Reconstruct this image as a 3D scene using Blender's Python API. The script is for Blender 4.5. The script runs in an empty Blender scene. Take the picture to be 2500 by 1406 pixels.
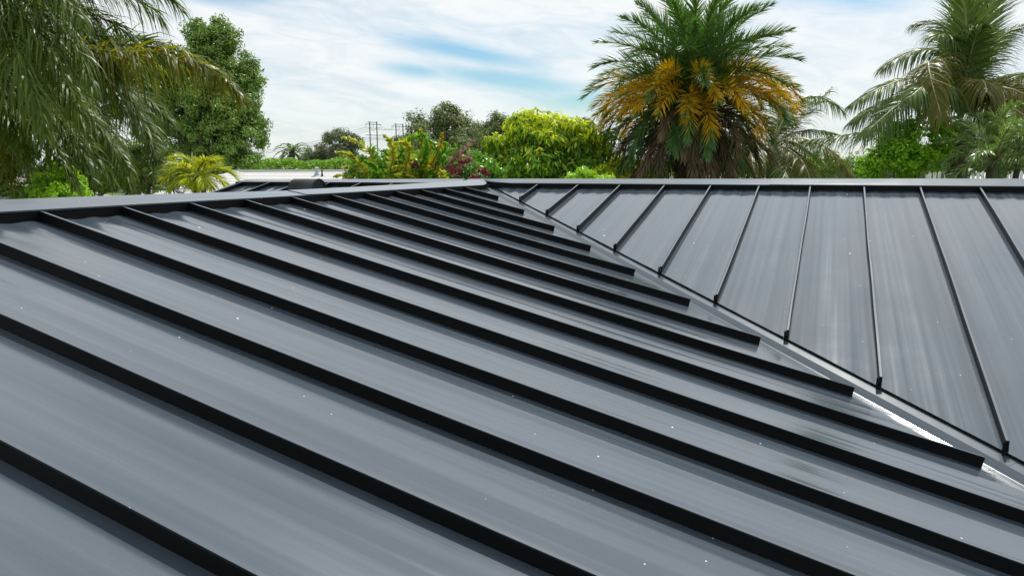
import bpy, math, random
import numpy as np
from mathutils import Matrix, Vector

R = math.radians
random.seed(7)
rng = np.random.default_rng(7)
SC = bpy.context.scene
COL = SC.collection

# ------------------------------------------------------------------ camera
CAM = np.array([3.2339, -6.8636, 0.1404])
YAW, PIT, ROL, FPX = -0.39595, -0.16084, -0.003567, 1807.19
FW = np.array([math.sin(YAW)*math.cos(PIT), math.cos(YAW)*math.cos(PIT), math.sin(PIT)])
_r = np.array([math.cos(YAW), -math.sin(YAW), 0.0])
_u = np.cross(_r, FW)
RT = math.cos(ROL)*_r + math.sin(ROL)*_u
UP = -math.sin(ROL)*_r + math.cos(ROL)*_u
cam_data = bpy.data.cameras.new('camera')
cam = bpy.data.objects.new('camera', cam_data)
COL.objects.link(cam)
cam.matrix_world = Matrix(((RT[0], UP[0], -FW[0], CAM[0]), (RT[1], UP[1], -FW[1], CAM[1]),
                           (RT[2], UP[2], -FW[2], CAM[2]), (0, 0, 0, 1)))
cam_data.sensor_width = 36.0
cam_data.lens = 36.0*FPX/2500.0
cam_data.clip_start = 0.05
cam_data.clip_end = 3000.0
SC.camera = cam

# ------------------------------------------------------------------ sun and sky
SUN = np.array([0.01, 0.57, 0.82]); SUN /= np.linalg.norm(SUN)
sd = bpy.data.lights.new('sun', 'SUN'); sd.energy = 5.0; sd.angle = R(0.53); sd.color = (1.0, 0.955, 0.88)
sun = bpy.data.objects.new('sun', sd); COL.objects.link(sun)
sun.location = (0, 0, 30)
sun.rotation_euler = Vector(SUN).to_track_quat('Z', 'Y').to_euler()
W = bpy.data.worlds.new('World'); SC.world = W; W.use_nodes = True
nt = W.node_tree; N = nt.nodes; L = nt.links; N.clear()


def nd(tree, typ, **kw):
    n = tree.nodes.new(typ)
    for k, v in kw.items():
        if k in ('inp',):
            for a, b in v.items():
                n.inputs[a].default_value = b
        else:
            setattr(n, k, v)
    return n


def mth(tree, op, a, b=None, c=None, clamp=False):
    n = tree.nodes.new('ShaderNodeMath'); n.operation = op; n.use_clamp = clamp
    for i, x in enumerate((a, b, c)):
        if x is None:
            continue
        if isinstance(x, (int, float)):
            n.inputs[i].default_value = x
        else:
            tree.links.new(x, n.inputs[i])
    return n.outputs[0]


def ramp(tree, fac, stops, interp='LINEAR'):
    n = tree.nodes.new('ShaderNodeValToRGB'); n.color_ramp.interpolation = interp
    el = n.color_ramp.elements
    while len(el) > 1:
        el.remove(el[0])
    el[0].position = stops[0][0]; el[0].color = tuple(stops[0][1]) + (1,)
    for p, c in stops[1:]:
        e = el.new(p); e.color = tuple(c) + (1,)
    tree.links.new(fac, n.inputs[0])
    return n.outputs[0]


def mix(tree, fac, a, b, blend='MIX'):
    n = tree.nodes.new('ShaderNodeMix'); n.data_type = 'RGBA'; n.blend_type = blend
    for s, x in ((n.inputs[0], fac), (n.inputs[6], a), (n.inputs[7], b)):
        if isinstance(x, (int, float)):
            s.default_value = x
        elif isinstance(x, tuple):
            s.default_value = x + (1,) if len(x) == 3 else x
        else:
            tree.links.new(x, s)
    return n.outputs[2]


sky = nd(nt, 'ShaderNodeTexSky', sky_type='NISHITA', sun_disc=False)
sky.sun_elevation = math.asin(SUN[2]); sky.sun_rotation = math.atan2(SUN[0], SUN[1])
sky.altitude = 0; sky.air_density = 1.3; sky.dust_density = 0.6; sky.ozone_density = 2.0
tc = nd(nt, 'ShaderNodeTexCoord')
sep = nd(nt, 'ShaderNodeSeparateXYZ'); L.new(tc.outputs['Generated'], sep.inputs[0])
az = mth(nt, 'ARCTAN2', sep.outputs[0], sep.outputs[1])            # 0 = +y, grows to +x
az = mth(nt, 'SUBTRACT', az, YAW)
elv = mth(nt, 'ARCSINE', sep.outputs[2])
# cloud sheet coordinates: wispy bands that dip to the right
comb = nd(nt, 'ShaderNodeCombineXYZ')
aa = mth(nt, 'ADD', mth(nt, 'MULTIPLY', az, 3.0), mth(nt, 'MULTIPLY', elv, -2.0))
bb = mth(nt, 'ADD', mth(nt, 'MULTIPLY', elv, 13.0), mth(nt, 'MULTIPLY', az, 2.2))
L.new(aa, comb.inputs[0]); L.new(bb, comb.inputs[1]); comb.inputs[2].default_value = 3.3
n1 = nd(nt, 'ShaderNodeTexNoise', noise_dimensions='3D', inp={'Scale': 1.1, 'Detail': 9.0, 'Roughness': 0.62, 'Distortion': 0.5})
L.new(comb.outputs[0], n1.inputs['Vector'])
n2 = nd(nt, 'ShaderNodeTexNoise', noise_dimensions='3D', inp={'Scale': 3.2, 'Detail': 8.0, 'Roughness': 0.6, 'Distortion': 0.8})
L.new(comb.outputs[0], n2.inputs['Vector'])


def gap(a0, e0, sa, se, tilt):
    """an opening in the cloud sheet, in sky angles"""
    da = mth(nt, 'SUBTRACT', az, a0)
    de = mth(nt, 'SUBTRACT', elv, e0)
    de = mth(nt, 'ADD', de, mth(nt, 'MULTIPLY', da, tilt))
    x = mth(nt, 'POWER', mth(nt, 'ABSOLUTE', mth(nt, 'DIVIDE', da, sa)), 2.0)
    y = mth(nt, 'POWER', mth(nt, 'ABSOLUTE', mth(nt, 'DIVIDE', de, se)), 2.0)
    return mth(nt, 'POWER', 2.718, mth(nt, 'MULTIPLY', mth(nt, 'ADD', x, y), -1.0))


gaps = None
for g in ((-0.066, 0.148, 0.090, 0.0125, 0.19), (-0.005, 0.112, 0.135, 0.0135, 0.14), (-0.125, 0.124, 0.050, 0.010, 0.10),
          (0.13, 0.088, 0.10, 0.017, 0.0), (0.42, 0.20, 0.07, 0.020, 0.1), (-0.33, 0.21, 0.08, 0.012, -0.1)):
    v = gap(*g)
    gaps = v if gaps is None else mth(nt, 'MAXIMUM', gaps, v)
nn = mth(nt, 'SUBTRACT', n1.outputs[0], 0.5)
n22 = mth(nt, 'SUBTRACT', n2.outputs[0], 0.5)
dens = mth(nt, 'ADD', 0.93, mth(nt, 'MULTIPLY', nn, 0.95))
dens = mth(nt, 'ADD', dens, mth(nt, 'MULTIPLY', n22, 0.45))
dens = mth(nt, 'SUBTRACT', dens, mth(nt, 'MULTIPLY', gaps, 0.98))
lowk = mth(nt, 'POWER', 2.718, mth(nt, 'MULTIPLY', mth(nt, 'MAXIMUM', elv, 0.0), -14.0))     # sheet thins into horizon air
dens = mth(nt, 'SUBTRACT', dens, mth(nt, 'MULTIPLY', lowk, 0.30), clamp=True)
cloudcol = ramp(nt, mth(nt, 'ADD', mth(nt, 'MULTIPLY', n2.outputs[0], 0.7), mth(nt, 'MULTIPLY', n1.outputs[0], 0.4)),
                [(0.32, (7.5, 8.3, 8.8)), (0.58, (9.5, 9.75, 9.85))])
skyc = mix(nt, 1.0, sky.outputs[0], (0.68, 0.92, 1.08), 'MULTIPLY')
out = mix(nt, dens, skyc, cloudcol)
bg = nd(nt, 'ShaderNodeBackground'); bg.inputs[1].default_value = 0.10
L.new(out, bg.inputs[0])
wo = nd(nt, 'ShaderNodeOutputWorld'); L.new(bg.outputs[0], wo.inputs[0])

SC.view_settings.view_transform = 'Standard'; SC.view_settings.look = 'None'
SC.view_settings.exposure = 0.0; SC.view_settings.gamma = 1.0
SC.view_settings.use_curve_mapping = False
SC.render.engine = 'CYCLES'
SC.cycles.max_bounces = 8; SC.cycles.transparent_max_bounces = 8
SC.cycles.sample_clamp_indirect = 6.0

# ------------------------------------------------------------------ helpers
GZ = -4.35        # ground level


def at(px, py, D):
    """world point seen at photo pixel (2500 wide) and depth D metres"""
    return CAM + (FW + RT*(px-1250)/FPX - UP*(py-703)/FPX)*D


def link(o, parent=None):
    COL.objects.link(o)
    if parent is not None:
        o.parent = parent
        o.matrix_parent_inverse = Matrix.Translation(-parent.location)
    return o


def mesh_obj(name, verts, faces, mats, parent=None, smooth=False, midx=None):
    me = bpy.data.meshes.new(name)
    verts = np.asarray(verts, dtype=np.float32)
    if isinstance(faces, np.ndarray):
        nf, k = faces.shape
        me.vertices.add(len(verts)); me.vertices.foreach_set('co', verts.ravel())
        me.loops.add(nf*k); me.loops.foreach_set('vertex_index', faces.astype(np.int32).ravel())
        me.polygons.add(nf)
        me.polygons.foreach_set('loop_start', np.arange(0, nf*k, k, dtype=np.int32))
        me.update(calc_edges=True)
    else:
        me.from_pydata([tuple(map(float, v)) for v in verts], [], faces); me.update()
    for m in (mats if isinstance(mats, (list, tuple)) else [mats]):
        me.materials.append(m)
    if midx is not None:
        me.polygons.foreach_set('material_index', np.asarray(midx, dtype=np.int32))
    if smooth:
        me.polygons.foreach_set('use_smooth', np.ones(len(me.polygons), dtype=bool))
    me.validate()
    return link(bpy.data.objects.new(name, me), parent)


def tag(o, label=None, cat=None, group=None, kind=None):
    if label: o['label'] = label
    if cat: o['category'] = cat
    if group: o['group'] = group
    if kind: o['kind'] = kind
    return o


def thing(name, loc, label, cat, group=None):
    o = bpy.data.objects.new(name, None); o.empty_display_size = 0.3
    o.location = tuple(map(float, loc)); COL.objects.link(o)
    return tag(o, label, cat, group)


def box_vf(x0, x1, y0, y1, z0, z1):
    v = [(x, y, z) for z in (z0, z1) for y in (y0, y1) for x in (x0, x1)]
    f = [(0, 2, 3, 1), (4, 5, 7, 6), (0, 1, 5, 4), (1, 3, 7, 5), (3, 2, 6, 7), (2, 0, 4, 6)]
    return v, f


def merge(parts):
    V, F = [], []
    for v, f in parts:
        b = len(V); V += [tuple(p) for p in v]; F += [tuple(i+b for i in q) for q in f]
    return V, F


def tube_vf(pts, rad, n=8):
    pts = [np.asarray(p, float) for p in pts]
    V, F = [], []
    up = np.array([0, 0, 1.0])
    for i, p in enumerate(pts):
        t = pts[min(i+1, len(pts)-1)] - pts[max(i-1, 0)]; t /= np.linalg.norm(t)
        a = np.cross(t, up if abs(t[2]) < .9 else np.array([1.0, 0, 0])); a /= np.linalg.norm(a)
        b = np.cross(t, a)
        for k in range(n):
            th = 2*math.pi*k/n
            V.append(p + (a*math.cos(th)+b*math.sin(th))*rad[i])
    for i in range(len(pts)-1):
        for k in range(n):
            k2 = (k+1) % n
            F.append((i*n+k, i*n+k2, (i+1)*n+k2, (i+1)*n+k))
    F.append(tuple(range(n))[::-1]); F.append(tuple((len(pts)-1)*n+k for k in range(n)))
    return V, F


# ------------------------------------------------------------------ materials
def newmat(name):
    m = bpy.data.materials.new(name); m.use_nodes = True
    t = m.node_tree; t.nodes.clear()
    o = t.nodes.new('ShaderNodeOutputMaterial')
    return m, t, o


def principled(t, **kw):
    p = t.nodes.new('ShaderNodeBsdfPrincipled')
    for k, v in kw.items():
        p.inputs[k.replace('_', ' ')].default_value = v
    return p


def metal_mat(name, base, rough, specks=True, streak=None):
    m, t, o = newmat(name)
    tcn = nd(t, 'ShaderNodeTexCoord')
    p = principled(t, Roughness=rough)
    p.inputs['Specular IOR Level'].default_value = 0.85 if specks else 0.4
    if specks:
        p.inputs['Coat Weight'].default_value = 0.30; p.inputs['Coat Roughness'].default_value = 0.10; p.inputs['Coat IOR'].default_value = 1.5
    p.inputs['Specular Tint'].default_value = (0.91, 0.97, 1.0, 1)
    big = nd(t, 'ShaderNodeTexNoise', inp={'Scale': 1.7, 'Detail': 4.0, 'Roughness': 0.55}); t.links.new(tcn.outputs['Object'], big.inputs['Vector'])
    fine = nd(t, 'ShaderNodeTexNoise', inp={'Scale': 160.0, 'Detail': 2.0}); t.links.new(tcn.outputs['Object'], fine.inputs['Vector'])
    col = mix(t, big.outputs[0], tuple(c*0.86 for c in base), tuple(c*1.14 for c in base))
    col = mix(t, mth(t, 'MULTIPLY', fine.outputs[0], 0.5), col, tuple(c*1.25 for c in base))
    st = None
    if streak:
        # rain-run film and roller marks along the sheet
        mp = nd(t, 'ShaderNodeMapping'); mp.inputs['Scale'].default_value = streak; t.links.new(tcn.outputs['Object'], mp.inputs[0])
        s1 = nd(t, 'ShaderNodeTexNoise', inp={'Scale': 1.0, 'Detail': 3.0, 'Roughness': 0.6}); t.links.new(mp.outputs[0], s1.inputs['Vector'])
        st = ramp(t, s1.outputs[0], [(0.34, (0, 0, 0)), (0.50, (0.42, 0.42, 0.42)), (0.58, (0.55, 0.55, 0.55)), (0.72, (1, 1, 1))])
        col = mix(t, st, mix(t, 1.0, col, (0.80, 0.80, 0.80), 'MULTIPLY'), mix(t, 1.0, col, (1.28, 1.26, 1.24), 'MULTIPLY'))
    if specks:
        vo = nd(t, 'ShaderNodeTexVoronoi', inp={'Scale': 7.0, 'Randomness': 1.0}); t.links.new(tcn.outputs['Object'], vo.inputs['Vector'])
        sepc = nd(t, 'ShaderNodeSeparateColor'); t.links.new(vo.outputs['Color'], sepc.inputs[0])
        rad = mth(t, 'MULTIPLY', mth(t, 'POWER', sepc.outputs[0], 2.0), 0.050)
        msk = mth(t, 'MULTIPLY', mth(t, 'LESS_THAN', vo.outputs['Distance'], rad), mth(t, 'GREATER_THAN', sepc.outputs[1], 0.12))
        vo2 = nd(t, 'ShaderNodeTexVoronoi', inp={'Scale': 26.0, 'Randomness': 1.0}); t.links.new(tcn.outputs['Object'], vo2.inputs['Vector'])
        sep2 = nd(t, 'ShaderNodeSeparateColor'); t.links.new(vo2.outputs['Color'], sep2.inputs[0])
        msk2 = mth(t, 'MULTIPLY', mth(t, 'LESS_THAN', vo2.outputs['Distance'], mth(t, 'MULTIPLY', sep2.outputs[1], 0.085)), mth(t, 'GREATER_THAN', sep2.outputs[0], 0.86))
        msk = mth(t, 'MAXIMUM', msk, mth(t, 'MULTIPLY', msk2, 0.7))
        col = mix(t, msk, col, (0.78, 0.78, 0.74))
        # dusty film: runs of dust make the gloss uneven
    dust = nd(t, 'ShaderNodeTexNoise', inp={'Scale': 3.0, 'Detail': 6.0, 'Roughness': 0.65}); t.links.new(tcn.outputs['Object'], dust.inputs['Vector'])
    rr = mth(t, 'ADD', rough - 0.05, mth(t, 'MULTIPLY', dust.outputs[0], 0.10))
    if st is not None:
        rr = mth(t, 'ADD', rr, mth(t, 'MULTIPLY', mth(t, 'SUBTRACT', st, 0.4), 0.10))
    t.links.new(rr, p.inputs['Roughness'])
    t.links.new(col, p.inputs['Base Color'])
    wav = nd(t, 'ShaderNodeTexNoise', inp={'Scale': 4.0, 'Detail': 2.0}); t.links.new(tcn.outputs['Object'], wav.inputs['Vector'])
    b0 = nd(t, 'ShaderNodeBump', inp={'Strength': 0.12, 'Distance': 0.005}); t.links.new(wav.outputs[0], b0.inputs['Height'])
    bmp = nd(t, 'ShaderNodeBump', inp={'Strength': 0.012, 'Distance': 0.002}); t.links.new(fine.outputs[0], bmp.inputs['Height']); t.links.new(b0.outputs[0], bmp.inputs['Normal'])
    t.links.new(bmp.outputs[0], p.inputs['Normal'])
    t.links.new(p.outputs[0], o.inputs[0])
    return m


def leaf_mat(name, c0, c1, rough=0.4, trans=0.35, tint=(1.3, 1.25, 0.45), spec=0.22, lift=1.15):
    """leaf: colour differs from leaf to leaf, thin enough for light to pass"""
    c0 = tuple(min(0.85, c*lift) for c in c0); c1 = tuple(min(0.85, c*lift) for c in c1)
    m, t, o = newmat(name)
    g = nd(t, 'ShaderNodeNewGeometry')
    tcn = nd(t, 'ShaderNodeTexCoord')
    nz = nd(t, 'ShaderNodeTexNoise', inp={'Scale': 1.3, 'Detail': 2.0}); t.links.new(tcn.outputs['Object'], nz.inputs['Vector'])
    f = mth(t, 'ADD', mth(t, 'MULTIPLY', g.outputs['Random Per Island'], 0.65), mth(t, 'MULTIPLY', nz.outputs[0], 0.4), clamp=True)
    col = mix(t, f, tuple(c0), tuple(c1))
    p = principled(t, Roughness=rough); p.inputs['Specular IOR Level'].default_value = spec
    t.links.new(col, p.inputs['Base Color'])
    tr = nd(t, 'ShaderNodeBsdfTranslucent')
    tcol = mix(t, 1.0, col, tint, 'MULTIPLY'); t.links.new(tcol, tr.inputs[0])
    mx = nd(t, 'ShaderNodeMixShader'); mx.inputs[0].default_value = trans
    t.links.new(p.outputs[0], mx.inputs[1]); t.links.new(tr.outputs[0], mx.inputs[2])
    t.links.new(mx.outputs[0], o.inputs[0])
    return m


def rough_mat(name, c0, c1, scale=6.0, rough=0.85, bump=0.4, dist=0.02, stretch=None):
    m, t, o = newmat(name)
    tcn = nd(t, 'ShaderNodeTexCoord')
    vec = tcn.outputs['Object']
    if stretch:
        mp = nd(t, 'ShaderNodeMapping'); mp.inputs['Scale'].default_value = stretch
        t.links.new(vec, mp.inputs[0]); vec = mp.outputs[0]
    nz = nd(t, 'ShaderNodeTexNoise', inp={'Scale': scale, 'Detail': 8.0, 'Roughness': 0.65}); t.links.new(vec, nz.inputs['Vector'])
    col = ramp(t, nz.outputs[0], [(0.3, c0), (0.7, c1)])
    p = principled(t, Roughness=rough); t.links.new(col, p.inputs['Base Color'])
    b = nd(t, 'ShaderNodeBump', inp={'Strength': bump, 'Distance': dist}); t.links.new(nz.outputs[0], b.inputs['Height'])
    t.links.new(b.outputs[0], p.inputs['Normal']); t.links.new(p.outputs[0], o.inputs[0])
    return m


M = {}
PB = (0.046, 0.061, 0.079)
M['pan'] = metal_mat('charcoal_roof_paint', PB, 0.17, streak=(0.22, 17, 0.5))
M['pan_r'] = metal_mat('charcoal_roof_paint_long_wing', PB, 0.125, streak=(24, 0.2, 0.5))
M['seam'] = metal_mat('charcoal_paint_with_shade', (0.0035, 0.0042, 0.005), 0.50, specks=False)  # same roof paint taken near black: shade on seam sides put into the colour
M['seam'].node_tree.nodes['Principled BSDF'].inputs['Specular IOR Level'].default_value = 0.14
M['cap'] = metal_mat('charcoal_cap_paint', PB, 0.20)
M['hood'] = metal_mat('black_hood_paint', (0.016, 0.017, 0.018), 0.46, specks=False)
M['hood'].node_tree.nodes['Principled BSDF'].inputs['Specular IOR Level'].default_value = 0.4
M['queen'] = leaf_mat('queen_palm_leaf', (0.026, 0.060, 0.008), (0.075, 0.110, 0.014), 0.42, 0.36, spec=0.25, lift=1.6)
M['queen_y'] = leaf_mat('yellowing_palm_leaf', (0.045, 0.075, 0.012), (0.17, 0.17, 0.02), 0.38, 0.5, (1.4, 1.25, .2))
M['date'] = leaf_mat('date_palm_leaf', (0.030, 0.085, 0.022), (0.075, 0.140, 0.040), 0.36, 0.25, lift=1.75)
M['date_y'] = leaf_mat('golden_palm_leaf', (0.26, 0.21, 0.012), (0.56, 0.34, 0.014), 0.5, 0.45, (1.2, 1.1, .3), lift=1.5)
M['date_b'] = leaf_mat('dry_palm_leaf', (0.060, 0.050, 0.026), (0.170, 0.125, 0.070), 0.7, 0.15, (1.1, 1, .7), lift=1.35)
M['coco'] = leaf_mat('coconut_leaf', (0.030, 0.065, 0.018), (0.080, 0.115, 0.032), 0.36, 0.28, spec=0.14, lift=1.85)
M['coco_y'] = leaf_mat('old_coconut_leaf', (0.07, 0.085, 0.014), (0.16, 0.15, 0.025), 0.38, 0.4)
M['areca'] = leaf_mat('areca_leaf', (0.11, 0.16, 0.018), (0.32, 0.34, 0.03), 0.32, 0.45, (1.3, 1.25, .3), lift=1.7)
M['pygmy'] = leaf_mat('robellini_leaf', (0.065, 0.125, 0.035), (0.15, 0.22, 0.08), 0.28, 0.25, lift=1.7)
M['tree'] = leaf_mat('dark_tree_leaf', (0.034, 0.074, 0.014), (0.105, 0.162, 0.036), 0.38, 0.25, lift=2.3)
M['far'] = leaf_mat('olive_tree_leaf', (0.060, 0.090, 0.030), (0.135, 0.165, 0.062), 0.55, 0.25, lift=1.45)
M['far_dark'] = leaf_mat('grey_green_tree_leaf', (0.070, 0.092, 0.052), (0.135, 0.160, 0.095), 0.6, 0.2, lift=1.45)
M['mango'] = leaf_mat('mango_leaf', (0.045, 0.115, 0.012), (0.12, 0.22, 0.02), 0.30, 0.35, (1.3, 1.3, .3), lift=1.75)
M['mango_y'] = leaf_mat('young_mango_leaf', (0.22, 0.34, 0.012), (0.56, 0.56, 0.03), 0.38, 0.45, (1.2, 1.2, .3), lift=1.45)
M['citrus'] = leaf_mat('citrus_leaf', (0.07, 0.17, 0.012), (0.22, 0.38, 0.022), 0.30, 0.45, (1.3, 1.3, .3), lift=1.7)
M['lime'] = leaf_mat('lime_bush_leaf', (0.14, 0.30, 0.02), (0.30, 0.46, 0.04), 0.35, 0.4, lift=1.45)
M['hedge'] = leaf_mat('hedge_leaf', (0.06, 0.15, 0.010), (0.16, 0.30, 0.02), 0.5, 0.35, lift=1.45)
M['bush_y'] = leaf_mat('fishtail_leaf', (0.13, 0.17, 0.015), (0.36, 0.36, 0.05), 0.25, 0.35, lift=1.7)
M['bush_g'] = leaf_mat('glossy_bush_leaf', (0.045, 0.13, 0.012), (0.11, 0.23, 0.02), 0.28, 0.35, lift=1.8)
M['bush_o'] = leaf_mat('orange_bush_leaf', (0.24, 0.22, 0.012), (0.50, 0.38, 0.02), 0.4, 0.4, (1.2, 1, .3))
M['bush_b'] = leaf_mat('faded_bush_leaf', (0.11, 0.075, 0.04), (0.30, 0.22, 0.13), 0.45, 0.2, (1.1, 1, .8))
M['flower'] = leaf_mat('red_petal', (0.13, 0.025, 0.03), (0.28, 0.07, 0.07), 0.5, 0.3, (1.2, .7, .7))
M['bark'] = rough_mat('grey_bark', (0.06, 0.05, 0.04), (0.19, 0.16, 0.13), 8, stretch=(1, 1, .3))
M['palmbark'] = rough_mat('fibrous_palm_bark', (0.025, 0.018, 0.012), (0.12, 0.085, 0.055), 14)
M['stem'] = rough_mat('frond_stem', (0.10, 0.11, 0.03), (0.22, 0.20, 0.07), 10, 0.45, 0.1)
M['stem_d'] = rough_mat('dark_frond_stem', (0.04, 0.05, 0.02), (0.10, 0.09, 0.04), 10, 0.5, 0.1)
M['stem_w'] = rough_mat('pale_coconut_midrib', (0.20, 0.20, 0.08), (0.38, 0.34, 0.16), 10, 0.4, 0.1)
M['grass'] = rough_mat('lawn', (0.035, 0.075, 0.015), (0.10, 0.15, 0.035), 1.3, 0.95, 0.6, 0.05)
M['stucco'] = rough_mat('cream_stucco', (0.55, 0.50, 0.42), (0.66, 0.61, 0.53), 40, 0.9, 0.3, 0.004)
M['white'] = rough_mat('white_paint', (0.68, 0.70, 0.70), (0.80, 0.80, 0.79), 12, 0.6, 0.2, 0.004)
M['wood'] = rough_mat('weathered_pole_wood', (0.08, 0.07, 0.06), (0.17, 0.15, 0.13), 6, 0.8, stretch=(1, 1, .1))
M['wire'] = rough_mat('cable', (0.10, 0.10, 0.11), (0.16, 0.16, 0.17), 5, 0.5, 0)
M['glass'] = metal_mat('dark_window_glass', (0.01, 0.012, 0.014), 0.06, specks=False)
M['pipe'] = rough_mat('galvanised_pipe', (0.30, 0.36, 0.42), (0.48, 0.54, 0.58), 20, 0.4, 0.1)
M['shingle'] = rough_mat('pale_grey_shingle', (0.48, 0.48, 0.47), (0.66, 0.66, 0.65), 22, 0.92, 0.5, 0.01)
M['shingle_d'] = rough_mat('grey_shingle', (0.20, 0.19, 0.18), (0.33, 0.32, 0.31), 22, 0.92, 0.5, 0.01)

# ------------------------------------------------------------------ ground (one sheet)
g = 1500
gv = [(-g, -g, GZ), (g, -g, GZ), (g, g, GZ), (-g, g, GZ)]
tag(mesh_obj('ground', gv, [(0, 1, 2, 3)], M['grass']), kind='structure')

# ------------------------------------------------------------------ the house with the standing-seam roof
TL, TR = 0.23226, 0.23166
SP = 0.41
U0, V0 = 0.60696, 0.67016           # first seam offsets from the roof corner
EL, ER = -0.1357, -0.1632           # where the seams stop short of the valley
SK = -0.00759
HSEAM = 0.0440
PAN = 0.0445                         # pan lies this far below the seam tops
EAVE = 6.4
house = thing('house', (0, 0, GZ), 'house under the dark grey standing seam metal roof that fills the foreground', 'house')


def pan_profile(w, kind, r):
    """slight pressed ribs and waviness across a pan, metres"""
    h = 0.0008*np.exp(-((w-0.115)/0.014)**2) + 0.0008*np.exp(-((w-0.205)/0.013)**2) + 0.0008*np.exp(-((w-0.300)/0.014)**2)
    h = h - 0.0005*np.exp(-((w-0.250)/0.007)**2) + 0.0003*np.exp(-((w-0.075)/0.009)**2)
    h = h + 0.0016*np.sin(w/SP*2*np.pi*1.0 + r[0]) * 0.5 + 0.0006*np.sin(w/SP*2*np.pi*3.0 + r[1])
    h = h + 0.00014*np.sin(w/SP*2*np.pi*9.0 + r[2]) + 0.00006*np.sin(w/SP*2*np.pi*15.0 + r[3])
    # the sheet turns up into both seams
    return h


def build_pan(edge0, fdir_across, fstart, fend, across, down, zfun, r, skirt=0.0, nl=None):
    na = 56
    ws = np.linspace(0.0, across, na)
    V = []
    maxlen = max(fend(ws[0])-fstart, fend(ws[-1])-fstart)
    nl = nl or max(6, int(maxlen*9))
    rows = np.linspace(0, 1, nl)*maxlen + fstart
    ends = [fend(w) for w in ws]
    for l0 in rows:
        for w, e in zip(ws, ends):
            l = min(l0, max(e, fstart))
            p = edge0 + fdir_across*w + down*l
            ws_ = w + 0.004*math.sin(l*1.1+r[0]) + 0.003*math.sin(l*2.7+r[1])
            h = pan_profile(ws_, 0, r)*(0.55 if skirt > 0 else 0.66)
            h += 0.0010*math.sin(l*2.3+r[2]*2+w*5)*math.sin(w/across*math.pi)
            h += 0.0005*math.sin(l*6.1+r[3]*3-w*9)*math.sin(w/across*math.pi)
            # crimped upper end where the sheet is fastened under the cap
            h += 0.0035*math.exp(-(l-fstart)/0.16)*math.sin(w/across*2*math.pi*3+r[4])
            V.append((p[0], p[1], zfun(p[0], p[1]) - PAN + h))
    F = []
    for jj in range(nl-1):
        for ii in range(na-1):
            if rows[jj] >= ends[ii] and rows[jj] >= ends[ii+1]:
                continue
            F.append((jj*na+ii, (jj+1)*na+ii, (jj+1)*na+ii+1, jj*na+ii+1))
    if skirt > 0:
        base0 = (nl-1)*na
        base = len(V)
        V += [V[base0+i] for i in range(na)]
        b = len(V)
        for i in range(na):
            x, y, z = V[base+i]
            V.append((x, y, z-skirt))
        
        for i in range(na-1):
            F.append((base+i, b+i, b+i+1, base+i+1))
    return V, F


def seam_vf(p0, p1, side, zf, hs=HSEAM, jog=0.0, slant=0.0):
    """standing rib from p0 to p1 (xy), side = unit xy vector towards the lip"""
    prof = [(0.0045, -0.002), (0.0045, 0.029), (0.0075, 0.0295), (0.0082, 0.0418), (0.0058, HSEAM), (-0.0045, HSEAM),
            (-0.0060, 0.0418), (-0.0050, 0.029), (-0.0045, -0.002)]
    L_ = np.linalg.norm(np.array(p1)-np.array(p0))
    n = max(2, int(L_/0.35)+1)
    V = []
    for i in range(n):
        t_ = i/(n-1)
        x = p0[0]+(p1[0]-p0[0])*t_; y = p0[1]+(p1[1]-p0[1])*t_
        wob = 0.0016*math.sin(t_*L_*2.1+p0[1]*3+p0[0]*5) + 0.0008*math.sin(t_*L_*5.3+p0[1]*7)
        for a, h in prof:
            ex = (slant*(h/HSEAM)) if i == n-1 else 0.0
            d = (np.array(p1)-np.array(p0))/L_
            xx = x + side[0]*(a+wob*(h/HSEAM)) + d[0]*ex
            yy = y + side[1]*(a+wob*(h/HSEAM)) + d[1]*ex
            V.append((xx, yy, zf(x, y) - PAN + h))
    k = len(prof)
    F = []
    for i in range(n-1):
        for j in range(k):
            j2 = (j+1) % k
            F.append((i*k+j, i*k+j2, (i+1)*k+j2, (i+1)*k+j))
    F.append(tuple(range(k))); F.append(tuple((n-1)*k+j for j in range(k))[::-1])
    return V, F


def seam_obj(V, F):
    mi = [1 if (i % 9) == 4 else 0 for i in range(len(F)-2)] + [0, 0]  # tops keep the plain roof paint, sides the copy darkened for shade
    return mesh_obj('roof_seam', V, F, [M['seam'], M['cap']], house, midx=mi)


zl = lambda x, y: -TL*x
zr = lambda x, y: TR*y
ends_l, SEAM_L = {}, {}
KL = range(11, -9, -1)
for k in KL:
    u = U0 + (11-k)*SP
    ve = min(1.0164*u + EL, EAVE)
    SEAM_L[k] = (u, ve)
    V, F = seam_vf((0.12, -u), (ve, -u), (0, -1), zl, slant=0.008 if ve < EAVE else 0)
    seam_obj(V, F)
uedges = [U0-SP+0.02] + [SEAM_L[k][0] for k in KL]
for i in range(len(uedges)-1):
    ua, ub = uedges[i], uedges[i+1]
    r = rng.uniform(0, 6.28, 6)
    acr = ub-ua
    # across runs towards the ridge-side seam so that the ribs keep their place
    fe = lambda w, ub=ub: min(1.0164*(ub-w) + EL + 0.055, EAVE)
    V, F = build_pan(np.array([0, -ub, 0.0]), np.array([0, 1.0, 0]), 0.10, fe, acr, np.array([1.0, 0, 0]), zl, r)
    F = [f[::-1] for f in F]
    mesh_obj('roof_panel', V, F, M['pan'], house, smooth=True)

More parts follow.
